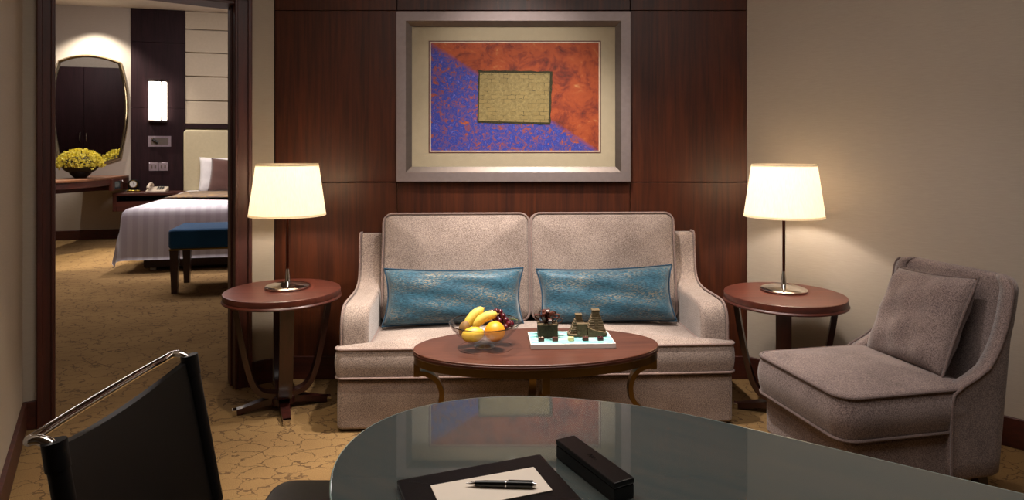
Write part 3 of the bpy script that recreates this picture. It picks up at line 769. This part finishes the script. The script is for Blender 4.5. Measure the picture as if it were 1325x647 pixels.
# ------------------------------------------------------------------ armchair
ar = math.radians(11.7); ao = Vector((1.138, 2.21, 0))+Matrix.Rotation(ar, 3, 'Z') @ Vector((.0, .245, 0))
ac = thing('armchair', 'low grey-brown woven slipper chair by the right wall', 'armchair', ao, ar)
# local x from the front edge to the back, local y across, centred
obj('base', slab(rrect(.022, .63, -.247, .247, .03), .135, .292, .012, 3), 'chair', ac)
P = rrect(-.012, .53, -.262, .262, .065, 8, 8)
sc_ = obj('seat_cushion', slab(P, .296, .462, .022, 5, crown=.034, power=2.4, bulge=.012), 'chair', ac)
bm = sweep([Vector((p.x, p.y, .453)) for p in offset(P, -.0005)], .0058, 8, True); sweep([Vector((p.x, p.y, .305)) for p in offset(P, -.0005)], .0058, 8, True, bm)
obj('piping', bm, 'chairpipe', sc_)
tf = [(.10, .415), (.30, .415), (.40, .417), (.44, .43), (.465, .47), (.49, .525), (.52, .575), (.56, .605), (.61, .632), (.67, .655), (.72, .668), (.77, .677), (.81, .684), (.842, .690)]
def interp(tab, z):
    for (a, b), (c, d) in zip(tab, tab[1:]):
        if z <= c: return b+(d-b)*max(0, (z-a))/(c-a)
    return tab[-1][1]
def back_loop(z, inset=0, lat=0):
    rear = .668+(.748-.668)*(z-.10)/.74-inset; front = min(interp(tf, z)+inset, rear-.022); hw = .272-inset-lat; th = .052-2*inset
    th = min(th, rear-front-.005) if rear-front < th else th
    rc = min(.085, max(.012, rear-front-.004))
    out = [(front, -hw)]; 
    for j in range(1, 7): out.append((front+(max(rear-rc, front+.001)-front)*j/7, -hw))
    for j in range(9):
        a = PI/2*j/8; x = rear-rc+rc*math.sin(a); out.append((max(x, front+.001), -hw+rc-rc*math.cos(a)))
    for j in range(1, 8): out.append((rear, -hw+rc+(2*hw-2*rc)*j/8))
    for j in range(9):
        a = PI/2*j/8; x = rear-rc+rc*math.cos(a); out.append((max(x, front+.001), hw-rc+rc*math.sin(a)))
    for j in range(1, 8): out.append((max(rear-rc, front+.001)+(front-max(rear-rc, front+.001))*j/7, hw))
    inn = []
    for k, (x, y) in enumerate(out):
        a, b = Vector(out[max(k-1, 0)]), Vector(out[min(k+1, len(out)-1)]); d = b-a
        d = d.normalized() if d.length > 1e-6 else Vector((1, 0)); nx, ny = -d.y, d.x
        inn.append((max(front, x+nx*th), max(-hw+th, min(hw-th, y+ny*th))))
    return out, inn
zs_ = [.135, .145, .2, .3, .38, .415, .44, .455, .465, .478, .49, .505, .52, .54, .56, .585, .61, .64, .67, .70, .73, .76, .785, .80, .812, .822, .829, .8345, .838, .8399]
bm = bmesh.new(); rows = []; edge_pts = []
for z in zs_:
    ins = .006 if z == .135 else 0
    if z > .80: ins = .018-math.sqrt(max(0, .018**2-(z-.822)**2)) if z > .822 else 0
    lat = .055-math.sqrt(max(0, .055**2-max(0, z-.785)**2))
    o_, i_ = back_loop(z, ins, lat); rows.append([bm.verts.new((x, y, z)) for x, y in o_+i_[::-1]])
    edge_pts.append((o_[0], o_[-1], z))
for a, b in zip(rows, rows[1:]):
    for i in range(len(a)): bm.faces.new((a[i], a[(i+1) % len(a)], b[(i+1) % len(a)], b[i]))
for rw_ in (rows[0], rows[-1]):
    h_ = len(rw_)//2
    for k in range(h_-1): bm.faces.new((rw_[k], rw_[k+1], rw_[2*h_-2-k], rw_[2*h_-1-k]))
bmesh.ops.remove_doubles(bm, verts=bm.verts[:], dist=.0006); bmesh.ops.dissolve_degenerate(bm, edges=bm.edges[:], dist=.0005)
bk = obj('backrest', bm, 'chair', ac, smooth=180)
for side in (0, 1):
    pth = [Vector((e[side][0]+.001, e[side][1]*(1.003), z+.002)) for e, z in [((a, b), z) for a, b, z in edge_pts if z <= .830]]
    obj('piping', sweep(pth, .0048, 8), 'chairpipe', bk)
for x, y in ((.07, -.2), (.07, .2), (.60, -.2), (.60, .2)):
    k = .03 if x > .3 else -.01
    obj('leg', strap([(x, y, .140), (x+k*.5, y, .07), (x+k, y, .0)], (0, 1, 0), [.042, .036, .028], [.042, .036, .028]), 'deskwood', ac)
pc = ao+Matrix.Rotation(ar, 3, 'Z') @ Vector((.555, .012, .633))
gp_ = thing('scatter_cushion', 'square grey-brown cushion leaning on the back of the slipper chair', 'cushion', pc, ar+PI/2+math.radians(-2))
RX = TR(rx=math.radians(27), ry=math.radians(4))
c = obj('cover', pillow(.39, .395, .135, .045, 30, RX, .008, 11), 'chair', gp_, smooth=180)
obj('piping', sweep([RX @ v for v in pillow_edge(.393, .398, .045)], .0048, 8, True), 'chairpipe', c)

# ------------------------------------------------------------------ desk and what lies on it
DZ = .771; dax = math.atan2(-.57, .82)
dk = thing('desk', 'long desk with rounded ends and a smoked glass top in the foreground', 'desk', (-.25, 1.27, 0), dax)
def desk_outline(ins=0):
    A, B, Lm = .56-ins, .37-ins, 1.85; P = []
    for i in range(41):
        a = PI/2+PI*i/40; P.append((.56+A*math.cos(a), B*math.sin(a)))
    for i in range(41):
        a = -PI/2+PI*i/40; P.append((Lm-.56+A*math.cos(a), B*math.sin(a)))
    return P
gt = obj('glass_top', slab(desk_outline(.0), DZ-.012, DZ, .0015, 2), 'desk', dk, smooth=30)
obj('glass_rim', sweep([Vector((p[0], p[1], DZ-.0022)) for p in desk_outline(-.0003)], .0018, 6, True), 'deskedge', gt)
obj('underframe', slab(desk_outline(.012), DZ-.045, DZ-.0125, .004, 2), 'deskwood', dk, smooth=30)
for x in (.62, 1.25):
    obj('pedestal', slab(rrect(x-.06, x+.06, -.12, .12, .03), .03, DZ-.0455, .004, 2), 'deskwood', dk)
    obj('foot', slab(rrect(x-.11, x+.11, -.25, .25, .05), 0, .03, .006, 2), 'deskwood', dk)
def frame3(p, q, z):
    a = math.atan2(q.y-p.y, q.x-p.x); return a
FT = DZ+.0125
a, b_, c_ = at(513, 621, FT), at(699, 587, FT), at(767, 643, FT)
ang = math.atan2(b_.y-a.y, b_.x-a.x); W_ = (b_-a).length; H_ = (c_-b_).length
fo = thing('writing_folder', 'black leather folder lying on the glass desk under the notepaper', 'folder', (a.x, a.y, DZ+.0002), ang)
obj('cover', slab(rrect(0, W_, -H_, 0, .004), .0078, .0123, .0018, 2), 'leather2', fo)
obj('back_cover', slab(rrect(0, W_, -H_, 0, .004), 0, .0045, .0018, 2), 'leather2', fo)
obj('pages', box(.004, W_-.003, -H_+.003, -.003, .0043, .008), 'black', fo)
PZ = DZ+.0128
a, b_, c_ = at(557, 629, PZ), at(690.5, 605, PZ), at(720, 634, PZ)
ang = math.atan2(b_.y-a.y, b_.x-a.x)
pa = one('notepaper', box(0, (b_-a).length, -(c_-b_).length, 0, 0, .0012), 'paper', 'blank sheet of white notepaper on the black folder', 'paper', (a.x, a.y, DZ+.0127), ang, None, 0)
PZ = DZ+.019
a, b_ = at(603, 625.5, PZ), at(694, 627.5, PZ); Lp = (b_-a).length
pe = thing('ballpoint_pen', 'black ballpoint pen with silver fittings on the notepaper', 'pen', (a.x, a.y, DZ+.0141+.0052), math.atan2(b_.y-a.y, b_.x-a.x))
XA = Matrix(((0, 0, 1, 0), (1, 0, 0, 0), (0, 1, 0, 0), (0, 0, 0, 1)))
obj('barrel', lathe([(0, .012), (.0040, .014), (.0048, .03), (.0050, Lp*.56), (0, Lp*.56)], 20, T=XA), 'black', pe)
obj('tip', lathe([(0, 0), (.0008, 0), (.0012, .004), (.0038, .0145), (0, .0145)], 16, T=XA), 'chrome', pe)
obj('ring', lathe([(0, Lp*.555), (.0053, Lp*.555), (.0053, Lp*.575), (0, Lp*.575)], 20, T=XA), 'chrome', pe)
obj('cap', lathe([(0, Lp*.574), (.0051, Lp*.574), (.0050, Lp*.94), (.0046, Lp*.955), (0, Lp*.955)], 20, T=XA), 'black', pe)
obj('clicker', lathe([(0, Lp*.95), (.0049, Lp*.95), (.0049, Lp*.965), (.0032, Lp*.968), (.0030, Lp), (0, Lp)], 16, T=XA), 'chrome', pe)
obj('clip', box(Lp*.6, Lp*.955, -.0012, .0012, .0048, .0064, .0005, 1), 'black', pe)
a, b_, c_ = at(719.5, 569, DZ+.031), at(794, 625, DZ+.031), at(744, 565, DZ+.031)
Lb = (b_-a).length+.002; Wb = .037
pb = thing('pen_case', 'narrow black leather pen case beside the folder on the desk', 'case', (a.x, a.y, DZ+.0002), math.atan2(b_.y-a.y, b_.x-a.x))
obj('body', box(0, Lb, 0, Wb, 0, .0215, .0015, 2), 'leather2', pb)
ld = obj('lid', box(-.0006, Lb+.0006, -.0006, Wb+.0006, .0222, .0315, .0022, 3), 'leather2', pb)
sq = catmull([(.0, .0), (.003, .008), (.006, .0), (.008, .006), (.011, .005), (.013, .0), (.016, .006), (.019, .0), (.022, .005)], 4)
obj('embossed_mark', sweep([Vector((Lb*.44+p.x*.9, Wb*.40+p.y, .0316)) for p in [Vector((q[0], q[1], 0)) for q in [(v.x, v.y) for v in catmull([(a_, b2, 0) for a_, b2 in ((0, 0), (.003, .008), (.006, 0), (.008, .006), (.011, .005), (.013, 0), (.016, .006), (.019, 0), (.022, .005))], 4)]]], .00035, 6), 'black', ld)

# ------------------------------------------------------------------ black sling chair
ch = thing('sling_chair', 'black leather sling chair with chromed tube frame beside the desk', 'chair')
tz = .83
tn, tfa = at(40, 570, tz), at(232, 456, tz)                   # ends of the top bar behind the leather
ln, lf = at(77, 573, tz), at(239, 461, tz)                    # posts
yn, yf = ln.y, lf.y; xp = (ln.x+lf.x)/2; xb = (tn.x+tfa.x)/2
def lean(z): return xp+.185*(tz-z)
def side(y, s):
    k = .02*s
    return [(xb+.0, y-k*.0, tz+.003), (xp-.02, y, tz+.004), (lean(tz-.02), y, tz-.018), (lean(.7), y, .70), (lean(.55), y, .55), (lean(.47)+.01, y, .455), (-.58, y, .435), (-.40, y, .432), (-.16, y, .43), (-.075, y, .40), (-.055, y, .33), (-.06, y, .12), (-.085, y, .035), (-.17, y, .012), (-.45, y, .012), (-.70, y, .012)]
near = side(yn, 1); far = side(yf, -1)
full = [Vector(p) for p in near[::-1]]+[Vector((xb-.002, yn+.03, tz+.003)), Vector((xb-.006, yn+.12, tz+.003)), Vector((xb-.006, yf-.12, tz+.003)), Vector((xb-.002, yf-.03, tz+.003))]+[Vector(p) for p in far]
full = catmull([full[0]]+full[1:], 5)
obj('tube_frame', sweep(full, .0085, 12), 'chrome', ch, smooth=180)
obj('floor_bar', sweep([(-.70, yn, .012), (-.70, yf, .012)], .0085, 12), 'chrome', ch)
# sling: closed sheet with thickness, sagging back between the posts and dipping at its top edge
bm = bmesh.new(); NU, NV = 26, 16; gx = {}
for s in (0, 1):
    for i in range(NU+1):
        for j in range(NV+1):
            u = i/NU; v = j/NV; sag = 4*u*(1-u)
            zt = tz-.004-.030*sag; zb = .47; z = zt+(zb-zt)*v
            x = lean(z)-.030*sag*(1-.3*v)+(.013 if s else -.002)*(1) ; gx[s, i, j] = bm.verts.new((x-.0055, yn-.012+(yf-yn+.024)*u, z))
for i in range(NU):
    for j in range(NV):
        bm.faces.new((gx[0, i, j], gx[0, i+1, j], gx[0, i+1, j+1], gx[0, i, j+1])); bm.faces.new((gx[1, i, j], gx[1, i, j+1], gx[1, i+1, j+1], gx[1, i+1, j]))
for i in range(NU):
    for j in (0, NV): bm.faces.new((gx[0, i, j], gx[1, i, j], gx[1, i+1, j], gx[0, i+1, j]))
for j in range(NV):
    for i in (0, NU): bm.faces.new((gx[0, i, j], gx[0, i, j+1], gx[1, i, j+1], gx[1, i, j]))
bk = obj('backrest', bm, 'leather', ch, smooth=50)
for y in (yn, yf):
    bm = sweep([(lean(tz-.006), y, tz-.004), (lean(.70), y, .70), (lean(.50), y, .50)], .0165, 12)
    obj('sleeve', bm, 'leather', bk, smooth=60)
    obj('corner_wrap', sweep([(lean(tz-.002), y, tz+.003), (lean(tz-.04), y, tz-.042)], .0185, 12), 'leather', bk)
obj('seat', slab(rrect(-.560, -.10, yn+.012, 1.553, .05),   .465, .514, .018, 4, crown=.006), 'leather', ch)

# ------------------------------------------------------------------ bedroom
def bthing(name, label, cat, e, n, z=0, group=None, rz=0): return thing(name, label, cat, bed_pt(e, n, z), RB+rz, group)
bed = bthing('bed', 'wide bed with striped white duvet seen through the doorway', 'bed', 1.42, 0)
# local: x along headboard wall (0 = mattress edge), y negative towards the foot
obj('bed_base', box(.12, 2.3, -2.98, -.12, .03, .20, .02, 2), 'bedbase', bed)
obj('caster', lathe([(0, 0), (.03, 0), (.03, .032), (0, .032)], 16, T=TR(.2, -2.9, 0)), 'plastic', bed)
obj('mattress', slab(rrect(.08, 2.3, -3.0, -.12, .08), .201, .62, .05, 4), 'linen', bed)
obj('headboard', slab(rrect(-.085, 2.45, .05, 1.615, .05), .0, .09, .03, 4, T=TR(0, -.035, 0) @ MZ), 'headboard', bed)
# duvet: folds down over the side and the foot
bm = bmesh.new(); NA, NB = 46, 52; G = {}; top_z = .69; DR = .60
for i in range(NA+1):
    for j in range(NB+1):
        sa = i/NA; sb = j/NB
        da = max(0, DR*(1-sa/.33)); xa = .02+(max(0, sa-.33)/.67)*2.22
        db = max(0, DR*(1-sb/.30)); ya = -3.02+(max(0, sb-.30)/.70)*2.6
        drop = min(DR+.06, (da**4+db**4)**.25) if (da or db) else 0
        rnda = min(da, .10); rndb = min(db, .10)
        ex = -(.07*math.sin(min(1, da/.12)*PI/2))-.03*da/DR-.05*(da*db/DR**2)
        ny = -(.07*math.sin(min(1, db/.12)*PI/2))-.03*db/DR-.05*(da*db/DR**2)
        z = top_z-max(0, drop-.05) if drop > .1 else top_z-drop*drop*5
        fold = .022*math.sin(sb*38)*(da/DR)**1.2 if da else 0
        fold2 = .014*math.sin(sa*26)*(db/DR)**1.2 if db else 0
        puff = .018*math.sin(9*sa+2)*math.sin(7*sb) if not (da or db) else 0
        G[i, j] = bm.verts.new((xa+ex+fold, ya+ny+fold2, z+puff))
for i in range(NA):
    for j in range(NB): bm.faces.new((G[i, j], G[i+1, j], G[i+1, j+1], G[i, j+1]))
bmesh.ops.solidify(bm, geom=bm.faces[:], thickness=.02)
obj('duvet', bm, 'stripes', bed, smooth=180)
obj('sheet', slab(rrect(-.02, 2.3, -.85, -.13, .05), .625, .705, .03, 3), 'linen', bed)
# runner across the bed
bm = bmesh.new(); pth = [(-.075, .40), (-.045, .56), (-.02, .655), (.05, .708), (.2, .728), (.8, .724), (1.5, .728), (2.3, .722)]
pp = catmull([(a, 0, b) for a, b in pth], 6); v0 = []
for y in (-1.95, -.75): v0.append([[bm.verts.new((p.x, y, p.z)) for p in pp], [bm.verts.new((p.x, y, p.z-.010)) for p in pp]])
n_ = len(pp)
for i in range(n_-1):
    bm.faces.new((v0[0][0][i], v0[0][0][i+1], v0[1][0][i+1], v0[1][0][i])); bm.faces.new((v0[0][1][i], v0[1][1][i], v0[1][1][i+1], v0[0][1][i+1]))
    for k in (0, 1): bm.faces.new((v0[k][0][i], v0[k][1][i], v0[k][1][i+1], v0[k][0][i+1]))
for i in (0, n_-1): bm.faces.new((v0[0][0][i], v0[1][0][i], v0[1][1][i], v0[0][1][i]))
o = obj('bed_runner', bm, 'runner', None, None, 60); o.location = bed_pt(1.42, 0); o.rotation_euler = (0, 0, RB)
tag(o, 'brown and gold brocade runner laid across the bed', 'bed runner')
def bpillow(name, e, n, z, w_, h_, t_, m, lab, tilt, ry=0):
    one(name, pillow(w_, h_, t_, .05, 20, TR(rx=math.radians(tilt), ry=ry), .008, 4), m, lab, 'pillow', bed_pt(e, n, z), RB, None, 180)
bpillow('bed_pillow', 1.95, -.24, .95, .76, .52, .17, 'linen', 'white bed pillow standing against the cream headboard', -12, 0)
bpillow('bed_pillow', 2.10, -.43, .93, .70, .50, .16, 'brownpillow', 'brown satin pillow in front of the white bed pillow', -16, .06)
# bench
bn = bthing('bench', 'blue upholstered bench with wooden legs at the foot of the bed', 'bench', 2.11, -3.73)
obj('seat', slab(rrect(-.03, 1.5, -.56, .03, .04), .405, .585, .03, 4, crown=.008), 'bench', bn)
obj('trim_strip', box(-.022, 1.49, -.55, .022, .392, .406, .002, 1), 'brass2', bn)
for x, y in ((.02, -.51), (.02, -.01), (1.44, -.51), (1.44, -.01)):
    obj('leg', strap([(x, y, .395), (x, y, .2), (x, y, 0)], (0, 1, 0), [.075, .062, .05], [.075, .062, .05]), 'tableleg', bn)
# nightstand with clock and telephone
ns = bthing('nightstand', 'floating dark wood nightstand beside the bed', 'nightstand', .50, -.03)
bm = box(0, .92, -.46, 0, .660, .70, .003, 1); box(0, .05, -.45, 0, .44, .66, .003, 1, bm); box(.87, .92, -.45, 0, .44, .66, .003, 1, bm); box(.05, .87, -.03, 0, .44, .66, bm=bm)
obj('body', bm, 'trimh', ns)
obj('drawer', box(.05, .87, -.45, -.03, .44, .575, .003, 1), 'trimh', ns)
ck = bthing('alarm_clock', 'small arched black clock with gold base on the nightstand', 'clock', .71, -.26, .7005)
obj('base', box(-.085, .085, -.035, .035, 0, .028, .003, 1), 'gold', ck)
P = [(-.075, .025), (.075, .025), (.075, .11)]+[(.075*math.cos(a*PI/12), .11+.075*math.sin(a*PI/12)) for a in range(1, 12)]+[(-.075, .11)]
obj('body', slab(P, -.025, .025, .004, 2, T=MZ), 'black', ck)
DF = Matrix.Translation((0, -.026, .118)) @ Matrix.Rotation(PI/2, 4, 'X')
obj('bezel', lathe([(.046, -.002), (.056, -.002), (.056, .008), (.046, .010)], 32, T=DF), 'gold', ck)
fc = obj('dial', lathe([(0, .004), (.047, .004), (.047, 0), (0, 0)], 32, T=DF), 'clockface', ck)
obj('hands', box(-.002, .002, -.0325, -.031, .118, .148, bm=box(-.002, .024, -.0325, -.031, .116, .120)), 'black', fc)
ph_ = bthing('telephone', 'ivory desk telephone beside the clock on the nightstand', 'telephone', 1.0, -.26, .7005)
SP = [(-.10, 0), (.10, 0), (.10, .065), (.085, .070), (-.095, .022), (-.10, .015)]
obj('body', slab(SP, -.13, .13, .006, 2, T=TR(.02, 0, 0) @ Matrix(((0, 0, 1, 0), (1, 0, 0, 0), (0, 1, 0, 0), (0, 0, 0, 1)))), 'plastic', ph_)
hp = catmull([(-.075, -.10, .055), (-.075, -.085, .085), (-.075, -.03, .108), (-.075, .04, .118), (-.075, .085, .105), (-.075, .10, .08)], 4)
obj('handset', sweep(hp, [.026]*4+[.02]*(len(hp)-8)+[.026]*4, 10), 'plastic', ph_, smooth=180)
bm = None
for i in range(3):
    for j in range(4): bm = box(.02+.032*i, .042+.032*i, -.06+.03*j, -.04+.03*j, .034+.0115*j, .044+.0115*j, .002, 1, bm)
obj('keypad', bm, 'screen', ph_)
# wall fittings on the dark panel
sn = bthing('wall_sconce', 'lit opal glass wall sconce on the dark bedroom panel', 'wall light', .975, -.03, 1.725)
obj('back_plate', box(-.125, .125, -.02, 0, 0, .64, .003, 1), 'chrome', sn)
obj('opal_glass', slab(rrect(-.115, .115, -.09, -.02, .02), .03, .61, .004, 2), 'sconce', sn)
for x in (-.0, .05):
    pass
for z in (.0, .60): obj('end_cap', box(-.12, .12, -.095, -.015, z, z+.035, .003, 1), 'chrome', sn)
for z in (.035, .54): obj('clip', box(.055, .07, -.10, -.085, z, z+.06, .002, 1), 'chrome', sn)
rl = bthing('reading_light', 'recessed reading light plate below the wall sconce', 'reading light', .995, -.03, 1.44)
obj('plate', picture_frame(.155, .08, .12, .05, -.012, -.012, 0), 'plate', rl, smooth=0)
obj('recess', box(-.12, .12, -.006, -.001, -.05, .05), 'silverdark', rl, smooth=0)
obj('lamp_head', sweep([(-.09, -.025, .025), (-.02, -.035, -.02)], .02, 12), 'black', rl)
sw = bthing('switch_plate', 'double switch plate on the dark panel above the nightstand', 'switch', .98, -.03, 1.06)
for x in (-.066, .066):
    pl = obj('plate', box(x-.063, x+.063, -.012, 0, -.06, .06, .003, 1), 'plate', sw)
    for k in (-1, 1): obj('socket_slot', box(x+k*.025-.012, x+k*.025+.012, -.014, -.011, -.03, .02, .001, 1), 'silverdark', pl)
# vanity shelf
vz = .935; pts = [at(168.5, 226.8, vz), at(150, 228.6, vz), at(128, 230.8, vz), at(105, 232.6, vz), at(75, 234.0, vz), at(40, 234.8, vz)]
inv = TB.inverted(); lp = [inv @ p for p in pts]
front = [(p.x, p.y) for p in catmull([(p.x, p.y, 0) for p in lp], 5)]
vo = bthing('vanity_shelf', 'floating curved wooden vanity shelf under the bedroom mirror', 'vanity', 0, 0)
eL = front[-1][0]
outl = [(.575, -.002)]+[(min(x, .575), y) for x, y in front]+[(eL, -.002)]
obj('top', slab(outl, vz-.03, vz, .006, 2), 'vanity', vo)
o2 = [(x-.0, y+.03 if y < -.05 else y) for x, y in outl]
obj('fascia', slab(o2, vz-.11, vz-.0305, .004, 2), 'trimh', vo)
dr = obj('drawer', slab([(.57, -.005), (.57, lp[0].y+.01), (-.02, lp[2].y+.02), (-.02, -.005)], vz-.20, vz-.112, .008, 2), 'trimh', vo)
qa, qb = inv @ at(143, 229.4, vz), inv @ at(158, 227.9, vz); qm = (qa+qb)/2; dd = math.atan2(qb.y-qa.y, qb.x-qa.x)
T = Matrix.Translation((qm.x, qm.y+.012, vz-.115)) @ Matrix.Rotation(dd, 4, 'Z')
pnl = obj('drawer_front', box(-.19, .20, -.012, .03, -.075, .083, .004, 2, T=T), 'trimh', dr)
obj('display', box(-.10, .09, -.016, .0, -.05, .05, .002, 1, T=T), 'screen', dr)
obj('knob', ball(.016, (.15, -.02, .045), T=T), 'chrome', dr)
# flower bowl
fp = inv @ at(104, 230.2, vz)
fl = bthing('flower_bowl', 'black bowl of yellow orchids on the vanity shelf', 'flowers', fp.x, fp.y, vz+.0005)
obj('bowl', lathe([(0, 0), (.07, 0), (.075, .006), (.12, .05), (.15, .105), (.155, .13), (.148, .13), (.11, .06), (.06, .02), (0, .018)], 40), 'black', fl)
bm = bmesh.new(); rnd = random.Random(9)
for k in range(900):
    a = rnd.uniform(0, 2*PI); h = rnd.uniform(-.28, 1); rr = math.sqrt(max(0, 1-h*h)) if h > 0 else 1-.25*abs(h)
    c = Vector((  .262*rr*math.cos(a), .23*rr*math.sin(a), .175+.20*h*(1 if h > 0 else .35)))+Vector([rnd.gauss(0, .012) for _ in range(3)])
    Q = Matrix.Rotation(rnd.uniform(0, 6), 4, 'Z') @ Matrix.Rotation(rnd.uniform(0, 2.5), 4, 'X'); s = rnd.uniform(.013, .024)
    for p in range(5):
        aa = p*2*PI/5; d1 = Vector((math.cos(aa), math.sin(aa), .35)); d2 = Vector((-math.sin(aa), math.cos(aa), 0))
        vs = [bm.verts.new(c+Q @ (v*s)) for v in (Vector((0, 0, 0)), d1*.6+d2*.38, d1*1.1, d1*.6-d2*.38)]; bm.faces.new(vs)
bmesh.ops.solidify(bm, geom=bm.faces[:], thickness=.002)
o = obj('blossoms', bm, 'flower', fl, smooth=0); o['kind'] = 'stuff'
obj('moss_core', ball(.2, (0, 0, .17), (1.1, .95, .62)), 'moss', fl)
# mirror
def mpx(x, y):
    r = Vector(((x-CX)/F_PX, 1, (HZ-y)/F_PX)); o0 = Vector((0, 0, EYE)); P0 = bed_pt(0, -.045, 0); nn = TB.to_3x3() @ Vector((0, 1, 0))
    t = (P0-o0).dot(nn)/r.dot(nn); return inv @ (o0+r*t)
mp = [mpx(*q) for q in ((154.5, 81.5), (160, 104), (163.5, 132), (162, 165), (155, 204.5), (140, 209.5), (119, 212.5), (95, 211.5), (76, 206.5), (70, 172), (68, 135), (70, 103), (76, 79), (94, 73.5), (115, 71.8), (137, 75.5))]
mi = bthing('wall_mirror', 'large barrel shaped mirror in champagne frame above the vanity shelf', 'mirror', 0, 0)
def seg(a, b, c, k=6): return catmull([a]+b+[c], k)[:-1]
V = [(p.x, p.z) for p in mp]
ol = []
for idx in ((0, 1, 2, 3, 4), (4, 5, 6, 7, 8), (8, 9, 10, 11, 12), (12, 13, 14, 15, 0)): ol += [(p.x, p.y) for p in catmull([(V[i][0], V[i][1], 0) for i in idx], 5)[:-1]]
if area2(ol) < 0: ol = ol[::-1]
outer = [(p.x, p.y) for p in offset(ol, -.02)]; inner_ = [(p.x, p.y) for p in offset(ol, .022)]
bm = bmesh.new(); N = len(ol)
sec = [[bm.verts.new((x, y_, z)) for x, z in P_] for P_, y_ in ((outer, -.002), (outer, -.03), (ol, -.055), (inner_, -.045), (inner_, -.002))]
for a, b in zip(sec, sec[1:]):
    for i in range(N): bm.faces.new((a[i], a[(i+1) % N], b[(i+1) % N], b[i]))
obj('frame', bm, 'mirrorframe', mi)
obj('mirror_glass', _pp(ol, .008, .03, None, MZ), 'mirror', mi, smooth=0)
# wardrobe that the mirror shows
wd = bthing('wardrobe', 'tall dark wood wardrobe reflected in the bedroom mirror', 'wardrobe', -1.34, -4.03)
obj('body', box(-1.7, 1.62, -.58, -.022, 0, 2.98, .003, 1), 'panel2', wd)
for k, (x0, x1) in enumerate(((-1.69, -.805), (-.8, -.003), (.003, .8), (.805, 1.61))):
    d = obj('door', box(x0, x1, -.0205, 0, .06, 2.96, .002, 1), 'panel2', wd)
    hx = {0: x1-.06, 1: x1-.055, 2: x0+.055, 3: x0+.06}[k]
    obj('handle', sweep(catmull([(hx, -.002, 1.47), (hx, .03, 1.50), (hx, .036, 1.57), (hx, .03, 1.64), (hx, -.002, 1.67)], 4), .009, 8), 'chrome', d)
